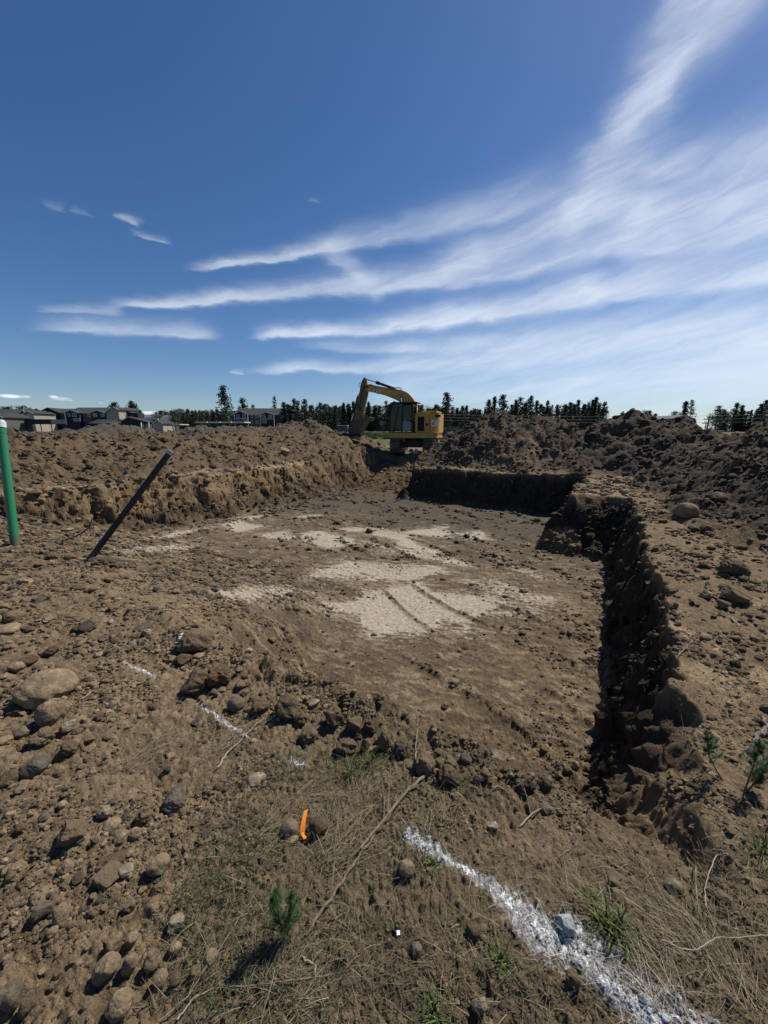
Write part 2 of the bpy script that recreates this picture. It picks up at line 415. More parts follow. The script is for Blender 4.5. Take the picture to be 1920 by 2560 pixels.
_k, _ = lumps(_x/.20+_z*1.7, _y/.20-_z*4.1, 81); _k2, _ = lumps(_x/.09-_z*3, _y/.09+_z*9.0, 82)
_n = .09*np.clip(np.hypot(_x, _y)/6, .35, 1)*(_k-.4)+.05*(_k2-.4)+.07*(perlin(_x*3+_z*3.1, _y*3+_z*5, 83)); _m = .06*perlin(_x*4+_z*6, _y*4-_z*3, 84)
_n = _n+.030*fbm(_x*13+_z*8, _y*13-_z*11, 3, 85); _l = np.clip(np.hypot(_x, _y)/3, .55, 1.)
GX[_i] = _x+(_n*DY+_m*DX)*_w[_i]*_l*-1; GY[_i] = _y+(-_n*DX*-1+_m*DY)*_w[_i]*_l; GZ[_i] = _z+.05*(_k-.4)*_w[_i]
ii = np.arange(nr-1)[:, None]*nT; jj = np.arange(nT)[None, :]; jn = (jj+1) % nT
FQ = np.stack([ii+jj, ii+jn, ii+nT+jn, ii+nT+jj], -1).reshape(-1, 4)[:, ::-1]

# heights, colours and zones read back from the finished land
def gidx(x, y):
    x = np.asarray(x, float); y = np.asarray(y, float)
    th = np.arctan2(x, y); th = np.where(th < ANG[0], th+2*np.pi, th); r = np.hypot(x, y)
    j = np.clip(np.searchsorted(ANG, th)-1, 0, nT-1); j2 = (j+1) % nT; a1 = np.where(j2 == 0, ANG[0]+2*np.pi, ANG[j2]); fj = np.clip((th-ANG[j])/(a1-ANG[j]), 0, 1)
    i = np.clip(np.searchsorted(RAD, r)-1, 0, nr-2); fi = np.clip((r-RAD[i])/(RAD[i+1]-RAD[i]), 0, 1)
    return i, j, j2, fi, fj
def grid(A, x, y):
    i, j, j2, fi, fj = gidx(x, y); q = A.reshape((nr, nT)+A.shape[1:])
    if A.ndim > 1: fi = fi[..., None]; fj = fj[..., None]
    return (q[i, j]*(1-fj)+q[i, j2]*fj)*(1-fi)+(q[i+1, j]*(1-fj)+q[i+1, j2]*fj)*fi
def zat(x, y): return grid(GZ, x, y)
def gz(x, y): return float(zat(x, y))
_ts = .5*(1.012**np.arange(440))
def hits(uv):
    """where lines of sight meet the land"""
    uv = np.atleast_2d(np.array(uv, float)); dz = (1280-uv[:, 1])/F
    D = np.stack([(uv[:, 0]-960)/F, cp+dz*sp, -sp+dz*cp], 1)
    X = D[:, :1]*_ts; Y = D[:, 1:2]*_ts; Z = CAMZ+D[:, 2:]*_ts
    under = Z < zat(X, Y); k = np.argmax(under, 1); k = np.where(under.any(1), k, 300)
    lo = _ts[np.maximum(k-1, 0)]; hi = _ts[k]
    for _ in range(8):
        m = (lo+hi)/2; u_ = CAMZ+D[:, 2]*m < zat(D[:, 0]*m, D[:, 1]*m); hi = np.where(u_, m, hi); lo = np.where(u_, lo, m)
    return np.stack([D[:, 0]*hi, D[:, 1]*hi, CAMZ+D[:, 2]*hi, hi], 1)
def hit(u, v): return hits([(u, v)])[0]
def fl(u, v):
    q = hit(u, v); return (q[0], q[1])
Z2 = lambda L: [fl(500+p/1.843, 1160+q/1.843) for p, q in L]
Z6 = lambda L: [fl(p/2.592, 1040+q/2.592) for p, q in L]
PALE = [
    (Z2([(760, 590), (830, 575), (990, 545), (1060, 580), (1130, 600), (1220, 612), (1340, 600), (1410, 635), (1290, 700), (1250, 720), (1130, 715), (1080, 770), (790, 790), (760, 740), (735, 690), (570, 655), (590, 640), (740, 625)]), 1.),
    (Z2([(470, 320), (560, 310), (700, 350), (720, 370), (600, 390), (470, 355)]), 1.),
    (Z2([(830, 300), (960, 320), (1010, 370), (1130, 410), (1080, 425), (960, 390), (900, 350), (800, 325)]), 1.),
    (Z2([(930, 320), (1000, 300), (1140, 290), (1150, 320), (1110, 335)]), .95), (Z2([(1170, 320), (1300, 310), (1340, 350), (1260, 345)]), .95),
    (Z2([(100, 280), (180, 260), (290, 285), (200, 310), (130, 310)]), .95), (Z2([(200, 240), (330, 235), (220, 258)]), .9),
    (Z2([(280, 325), (380, 310), (440, 335), (400, 350), (300, 335)]), .9), (Z2([(440, 240), (560, 233), (500, 255)]), .8),
    (Z2([(740, 355), (900, 380), (1300, 470), (1200, 470), (900, 410)]), .75), (Z2([(630, 295), (800, 290), (840, 305), (700, 312)]), .9),
    (Z2([(480, 500), (700, 440), (1100, 470), (1160, 500), (1000, 540), (500, 530)]), .66),
    (Z2([(0, 600), (200, 560), (400, 560), (560, 600), (380, 610), (100, 640)]), .55), (Z2([(1170, 735), (1230, 730), (1280, 765), (1190, 775)]), .8),
    (Z2([(1200, 530), (1400, 540), (1659, 640), (1600, 680), (1300, 580)]), .52), (Z2([(540, 650), (740, 650), (720, 670), (560, 670)]), .6),
    (Z2([(1350, 420), (1480, 470), (1659, 540), (1500, 520)]), .5), (Z2([(900, 660), (1250, 640), (1130, 690)]), .6),
    (Z6([(780, 900), (960, 850), (1220, 820), (1220, 860), (1000, 890)]), .95), (Z6([(940, 800), (1100, 760), (1340, 725), (1150, 775)]), .9),
    (Z2([(1100, 790), (1450, 760), (1300, 800), (1150, 810)]), .42), (Z2([(1250, 680), (1500, 650), (1659, 700), (1400, 720)]), .45),
]

def mixc(c, m, k): m = np.clip(m, 0, 1)[:, None]; return c*(1-m)+np.array(k)*m
def land_colour(x, y, f, z):
    n1 = fbm(x*.5, y*.5, 4, 61); n2 = fbm(x*3, y*3, 4, 62); n3 = fbm(x*17, y*17, 3, 63)
    c = np.zeros((len(x), 3))+np.array((.205, .150, .092))
    c = mixc(c, sm((n1+.2)/.8)*.6, (.150, .112, .072))
    c = mixc(c, sm((n2-.1)/.6)*.45*f['fore'], (.265, .200, .128))
    c = c*(1+.16*f['fore'])[:, None]*np.where(f['fore'][:, None] > .5, np.array((.98, 1., 1.05)), 1)
    # left heap: brown, reddish in places, grey towards its crest
    lm = (f['mid'] == 1)*f['pile']
    c = mixc(c, lm*.9, (.118, .086, .058)); c = mixc(c, lm*sm((n1-.05)/.4)*.5, (.155, .108, .068)); c = mixc(c, lm*sm((n2-.1)/.4)*.4, (.085, .064, .046))
    c = mixc(c, lm*sm((f['H']-1.15+.5*n1)/.7)*.75, (.088, .074, .060))
    c = mixc(c, (f['mid'] == 5)*f['pile']*.95, (.080, .073, .066))
    rm = ((f['mid'] == 2) | (f['mid'] == 3) | (f['mid'] == 4))*f['pile']
    c = mixc(c, rm*.95, (.064, .052, .041)); c = mixc(c, rm*sm((n1-.1)/.4)*.6, (.094, .070, .051))
    spx, spy = xy(14.6, 3.7); c = mixc(c, rm*np.exp(-(((x-spx)/1.5)**2+((y-spy)/1.2)**2))*sm((n2+.6)/.9)*.8, (.20, .145, .09))
    a, b = f['a'], f['b']
    # left bank: tan subsoil below dark topsoil
    lb = f['wall']*(b > 9)
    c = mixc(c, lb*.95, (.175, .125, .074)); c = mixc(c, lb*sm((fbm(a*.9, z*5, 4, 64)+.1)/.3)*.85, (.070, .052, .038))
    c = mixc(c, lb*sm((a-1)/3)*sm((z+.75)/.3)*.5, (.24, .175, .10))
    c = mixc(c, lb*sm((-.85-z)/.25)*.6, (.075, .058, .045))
    wshade = f['wall']*(((b < 1.1) & (a > .55)) | (a > 8.5) & (b < 9)); c = mixc(c, wshade*.93, (.044, .034, .025)); c = mixc(c, f['wall']*(1-wshade)*(b <= 9)*.5, (.155, .115, .075))  # right and far walls: their deep shade is put into the soil colour
    c = mixc(c, wshade*sm((1.3-a)/.6)*.7, (.12, .09, .06)); c = mixc(c, f['lipb']*.5, (.165, .125, .082))
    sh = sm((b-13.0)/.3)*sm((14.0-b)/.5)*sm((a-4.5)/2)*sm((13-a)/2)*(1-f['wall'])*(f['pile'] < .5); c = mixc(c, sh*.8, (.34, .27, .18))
    # the floor
    fl_ = np.maximum(f['floor'], sm((f['pit']-.12)/.3)*f['frw'])
    c = mixc(c, fl_, (.148, .112, .076))
    c = mixc(c, fl_*sm((f['drag']+.6*n2+.05)/.6)*.40, (.240, .188, .128))
    c = mixc(c, fl_*f['crumb']*.55, (.105, .080, .056))
    c = mixc(c, fl_*sm((a-6.6+.9*n1)/2.5)*.85, (.086, .076, .062))
    c = mixc(c, fl_*sm((2.6-a+.8*n1)/1.6)*.6, (.130, .094, .058))
    c = mixc(c, fl_*sm((3.2-b+.6*n1)/2)*sm((6-a)/2)*sm((f['drag']+.25)/.5)*.6, (.215, .158, .090))
    # drag scratches
    s2 = .75*fbm((x*.97-y*.25)*2.2+.3*n2, (x*.25+y*.97)*17+1.6*n2, 4, 66)+.35*n2; s3 = fbm((x*.6+y*.8)*14, (-x*.8+y*.6)*1.2, 3, 67)
    scr = sm((s2-.10)/.35); scr2 = sm((s3-.15)/.35)
    c = mixc(c, fl_*scr*.72*(1-.7*sm((a-7)/3)), (.32, .26, .18)); c = mixc(c, fl_*scr2*.55, (.075, .058, .042)); c = mixc(c, fl_*sm((fbm(x*6, y*9, 3, 95)-.15)/.3)*.45, (.07, .054, .04))
    pale = np.zeros(len(x)); ix = np.where(fl_ > .02)[0]
    px = x[ix]+.10*fbm(x[ix]*2.2, y[ix]*2.2, 4, 68)+.05*n3[ix]; py = y[ix]+.06*fbm(x[ix]*2.2+5, y[ix]*2.2, 4, 69)+.05*n3[ix]
    pm = np.zeros(len(ix)); pw_ = np.zeros(len(ix))
    for poly, st in PALE:
        q = poly_mask(px, py, poly, .34); pm = np.maximum(pm, q*st); pw_ = np.maximum(pw_, poly_mask(px, py, poly, 1.3)*st)
    tx = .5+.5*np.clip(-s2[ix]*.9+.2-.6*s3[ix]+.35*n2[ix], -1, 1)
    s4 = fbm((x[ix]*.99-y[ix]*.12)*1.1, (x[ix]*.12+y[ix]*.99)*30, 3, 91)
    pm = sm((pm*1.30-.52+1.0*(tx-.5)+.50*s4)/.30)*sm(pm/.25)
    pm = np.maximum(pm, .62*sm((pw_-.42+.9*(tx-.5)+.7*s4)/.40)*sm(pw_/.3))
    pale[ix] = pm*fl_[ix]
    pale = pale*(1-np.clip(f['berm']*1.3, 0, 1)*.85)
    c = mixc(c, pale*.88, (.46, .415, .34))
    # ramp, wetter and redder
    rmp = sm((a-12.6)/1)*sm((b-8)/.6)*(f['pile'] < .3)*(np.hypot(x, y) < 32); c = mixc(c, rmp*.8, (.105, .072, .046))
    # right verge: pale dry crust with some olive
    rv = f['fore']*(b < 0)*sm((a-.3)/1.5); c = mixc(c, rv*.45, (.150, .112, .070))
    c = mixc(c, rv*sm((n2-.15)/.3)*sm((4.2-a)/1.5)*sm((n1+.3)/.5)*.7, (.40, .31, .20))
    # front strip of dead grass is darker and greyer
    gr = f['fore']*np.exp(-((x-.15)/.75)**2)*sm((2.3-y)/.7)
    c = mixc(c, gr*.45, (.125, .105, .070))
    c = mixc(c, f['fore']*f['rub']*.35, (.19, .145, .092))
    # beyond the heaps: field grass
    r = np.hypot(x, y); c = mixc(c, sm((r-34)/8)*.95, (.085, .100, .040)); c = mixc(c, sm((r-34)/8)*sm((n1)/.5)*.6, (.17, .15, .07))
    # stone-to-stone difference
    stone = np.clip((f['r3']-.55)*3, 0, 1)*f['l3']*(f['rub']*.8+f['pile']*.35)
    c = c*(1+.35*(f['r4'][:, None]-.5)*(1-fl_[:, None]*.5))*(1+.25*n3[:, None])
    c = mixc(c, stone*(f['r3'] > .8)*.7, (.31, .245, .165)); c = mixc(c, stone*(f['r3'] < .68)*.5, (.13, .115, .095))
    c = mixc(c, f['crumb']*fl_*f['l3']*.35, (.12, .094, .068))
    c = mixc(c*np.array((.82, .785, .725)), f.get('paint', 0*x)*.85, (.58, .59, .60))
    return np.clip(c, .010, .9)
PAINT_LINES = [
    ([(1030, 2092), (1090, 2130), (1180, 2185), (1240, 2225), (1300, 2285), (1380, 2345), (1450, 2395), (1520, 2450), (1590, 2510), (1680, 2600)], [24, 15, 15, 22, 40, 50, 40, 30, 28, 38], 1.),
    ([(1420, 2300), (1500, 2370), (1560, 2420), (1640, 2500), (1700, 2560), (1760, 2600)], [16, 24, 26, 36, 44, 44], .45),
    ([(308, 1652), (345, 1672), (388, 1694)], [8, 10, 8], .7), ([(492, 1760), (545, 1795), (612, 1838)], [7, 9, 12], .5), ([(728, 1902), (760, 1915)], [12, 12], .5)]
def band(px, py, uvs, wpx):
    pts = hits(uvs)[:, :2]; d = np.full(px.shape, 9.)
    for i in range(len(pts)-1):
        (x0, y0), (x1, y1) = pts[i], pts[i+1]; dx, dy = x1-x0, y1-y0
        t = np.clip(((px-x0)*dx+(py-y0)*dy)/(dx*dx+dy*dy), 0, 1)
        w = (wpx[i]*(1-t)+wpx[i+1]*t)/F*1.3; d = np.minimum(d, np.hypot(px-x0-t*dx, py-y0-t*dy)/w)
    return d
def paint_at(x, y):
    m = np.zeros(x.shape); k = np.where((np.hypot(x, y) < 5) & (y > 0))[0]
    for uvs, w, st in PAINT_LINES:
        d = band(x[k], y[k], uvs, w); n = perlin(x[k]*40, y[k]*40, 3)*.5+perlin(x[k]*95, y[k]*95, 4)*.6+perlin(x[k]*12, y[k]*12, 5)*.35
        m[k] = np.maximum(m[k], st*sm((1.25-d*1.05+n*.8)/.9))
    return m
Fd['paint'] = paint_at(GX, GY)*np.clip(.45+.9*Fd['l4'], 0, 1)*(Fd['fore'] > .3)
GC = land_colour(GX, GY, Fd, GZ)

def attr_mat(name, fine=1.0, rough=.95, bump=.6, bscale=60.):
    m = bpy.data.materials.new(name); m.use_nodes = True; nt = m.node_tree; q = G(nt)
    b = nt.nodes['Principled BSDF']; at = q.n('ShaderNodeAttribute', attribute_name='Col')
    o = q.n('ShaderNodeNewGeometry').outputs['Position']
    f = q.noise(o, 90*fine, 4, .65); f2 = q.noise(o, 22*fine, 5, .6)
    k = q.m('MULTIPLY', q.m('MULTIPLY_ADD', f, 1.0, .5), q.m('MULTIPLY_ADD', f2, .8, .6))
    c = q.v('MULTIPLY', at.outputs['Color'], q.comb(k, k, k))
    q.put(b.inputs['Base Color'], c); b.inputs['Roughness'].default_value = rough; b.inputs['Specular IOR Level'].default_value = .15
    bn = q.n('ShaderNodeBump'); bn.inputs['Strength'].default_value = 1.; bn.inputs['Distance'].default_value = .018
    h = q.m('ADD', q.noise(o, bscale, 6, .7), q.m('MULTIPLY', q.noise(o, bscale*.22, 4, .6), 1.6))
    q.put(bn.inputs['Height'], h); q.put(b.inputs['Normal'], bn.outputs[0])
    return m
M_SOIL = attr_mat('soil'); M_PEB = attr_mat('loose_stone', 1.3, .9, .4, 90.)

cen = lambda A: A[FQ].mean(1)
fmid = Fd['mid'][FQ[:, 0]]; fp = cen(Fd['pit']); fw = cen(Fd['wall']); rg = cen(RR.ravel())
reg = np.zeros(len(FQ), int)
reg[(fp > .97)] = 1; reg[(fp > .04) & (fp <= .97) & (cen(Fd['a']) > .0)] = 2
mm = (fmid > 0) & (cen(Fd['H']) > .10) & (fp <= .04); reg[mm] = 2+fmid[mm]
NAMES = {0: ('ground', None), 1: ('pit_floor', None), 2: ('pit_wall', None),
         3: ('dirt_mound', 'long brown spoil mound behind the leaning black pipe, left of the yellow excavator'),
         4: ('dirt_mound', 'dark soil mound immediately right of the yellow excavator, above the shaded pit wall'),
         5: ('dirt_mound', 'tall dark soil mound in front of the grey gambrel barn'),
         6: ('dirt_mound', 'low cloddy dark spoil mound at the right edge, beside the tan boulder'),
         7: ('dirt_mound', 'grey clod mound behind the brown one, below the apartment roofs at left')}
for k, (nm, lb) in NAMES.items():
    fs = FQ[reg == k]
    if not len(fs): continue
    ids, inv = np.unique(fs, return_inverse=True)
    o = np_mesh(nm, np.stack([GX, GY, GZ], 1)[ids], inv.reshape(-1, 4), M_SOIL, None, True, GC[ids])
    if lb: tag(o, lb, 'dirt mound', 'heaps of excavated soil round the pit')
    else: tag(o, kind='structure')

# ------------------------------------------------------------------ stones
def ico(sub):
    bm = bmesh.new(); bmesh.ops.create_icosphere(bm, subdivisions=sub, radius=1.0)
    V = np.array([v.co[:] for v in bm.verts]); Fc = np.array([[v.index for v in f.verts] for f in bm.faces]); bm.free()
    return V, Fc
ICO = {k: ico(k) for k in (1, 2, 3, 4, 5)}
def n3(V, s, seed):
    return perlin(V[:, 0]*s+V[:, 2]*s*.7+seed, V[:, 1]*s-V[:, 2]*s*.6, seed)+perlin(V[:, 1]*s+seed*2.1, V[:, 2]*s+V[:, 0]*s*.4, seed+5)
def rock_shape(kind, seed, sub=3):
    """cobble: water-worn; clod: crumbly lump; block: broken faces; slab: flat broken"""
    V, Fc = ICO[sub]; V = V.copy(); R = np.random.default_rng(seed)
    if kind == 'cobble':
        V *= (1+.15*n3(V, 1.0, seed))[:, None]
        for i in range(6):
            n = R.normal(size=3); n /= np.linalg.norm(n); k = V@n-R.uniform(.78, .95); V -= np.where(k > 0, k, 0)[:, None]*n*.75
        V *= (1+.035*n3(V, 3.5, seed+1))[:, None]; V *= (1+.012*n3(V, 11, seed+1))[:, None]
    else:
        ncut = {'clod': 7, 'block': 11, 'slab': 9}[kind]; lo = {'clod': .72, 'block': .5, 'slab': .5}[kind]
        for i in range(ncut):
            n = R.normal(size=3); n /= np.linalg.norm(n); d = R.uniform(lo, .92)
            k = V@n-d; V -= np.where(k > 0, k, 0)[:, None]*n*.93
        a1 = {'clod': .22, 'block': .08, 'slab': .07}[kind]
        V *= (1+a1*n3(V, 1.7, seed))[:, None]
        V *= (1+{'clod': .13, 'block': .05, 'slab': .05}[kind]*n3(V, 4.3, seed+2))[:, None]
        V *= (1+{'clod': .075, 'block': .035, 'slab': .035}[kind]*n3(V, 10, seed+3))[:, None]
    V /= np.abs(V).max(0)
    return V, Fc
def rock_mat(name, c, dark=.5, light=1.4, bump=.8):
    m = bpy.data.materials.new(name); m.use_nodes = True; nt = m.node_tree; q = G(nt); b = nt.nodes['Principled BSDF']
    o = q.n('ShaderNodeNewGeometry').outputs['Position']; rnd = q.n('ShaderNodeObjectInfo').outputs['Random']
    f = q.m('ADD', q.m('MULTIPLY', q.noise(o, 13, 6, .7), .6), q.m('MULTIPLY', q.noise(o, 85, 4, .7), .4))
    col = q.mix(q.ramp(f, .36, .64), tuple(x*dark for x in c), tuple(x*light for x in c))
    k = q.m('MULTIPLY_ADD', rnd, .45, .75)
    nz = q.n('ShaderNodeSeparateXYZ'); q.put(nz.inputs[0], q.n('ShaderNodeNewGeometry').outputs['Normal'])
    du = q.m('MULTIPLY', q.ramp(q.m('ADD', q.noise(o, 28, 5, .7), q.m('MULTIPLY', rnd, .25)), .45, .72), .65)
    if name != 'painted_stone': col = q.mix(du, col, (.135, .098, .060))
    q.put(b.inputs['Base Color'], q.v('MULTIPLY', col, q.comb(k, k, k)))
    b.inputs['Roughness'].default_value = .92; b.inputs['Specular IOR Level'].default_value = .18
    bn = q.n('ShaderNodeBump'); bn.inputs['Strength'].default_value = bump; bn.inputs['Distance'].default_value = .012
    q.put(bn.inputs['Height'], q.m('ADD', q.noise(o, 60, 6, .7), q.noise(o, 14, 4, .6))); q.put(b.inputs['Normal'], bn.outputs[0])
    return m
RM = {'tan': rock_mat('tan_stone', (.27, .20, .125)), 'brown': rock_mat('brown_clod', (.130, .090, .053), .65, 1.25, 1.), 'grey': rock_mat('grey_stone', (.125, .108, .085)),
      'dark': rock_mat('dark_clod', (.062, .049, .037), .65, 1.3, 1.), 'pale': rock_mat('pale_stone', (.33, .28, .20)), 'white': rock_mat('painted_stone', (.30, .31, .32), .4, 1.4)}
SHARED = {}
for kd in ('cobble', 'clod', 'block', 'slab'):
    for i in range(4):
        V, Fc = rock_shape(kd, 100+i*7+len(kd), 4)
        for mn in RM:
            o = np_mesh('stone', V, Fc, RM[mn], None, True); SHARED[kd, i, mn] = o.data; bpy.data.objects.remove(o)
def stone_obj(u, v, w, h, kind, mn, label, yaw=None, flat=.75, sink=.25, deep=.85, cat='stone', name='stone', group=None, hero=True, pos=None):
    """a stone whose foot is near pixel (u, v+h/2) and that looks w x h pixels large"""
    p = hit(u, v+h*.32) if pos is None else pos
    if w > 80 and hero: w *= .80; h *= .88
    t = p[3]; sx_ = w/F*t/2; sz_ = h/F*t/2*flat
    seed = int(u*7+v*3)
    if hero:
        V, Fc = rock_shape(kind, seed, 5 if w > 60 else 4)
        V = V*np.array([sx_, sx_*deep, sz_]); o = np_mesh(name, V, Fc, RM[mn], None, True)
    else:
        o = bpy.data.objects.new(name, SHARED[kind, seed % 4, mn]); COL.objects.link(o); o.scale = (sx_, sx_*deep, sz_)
    o.location = (p[0], p[1], gz(p[0], p[1])+sz_*(1-2*sink)); R = random.Random(seed)
    az_ = math.atan2(p[0], p[1])
    o.rotation_euler = (R.uniform(-.15, .15), R.uniform(-.15, .15), (-az_ if yaw is None else yaw))
    return tag(o, label, cat, group)
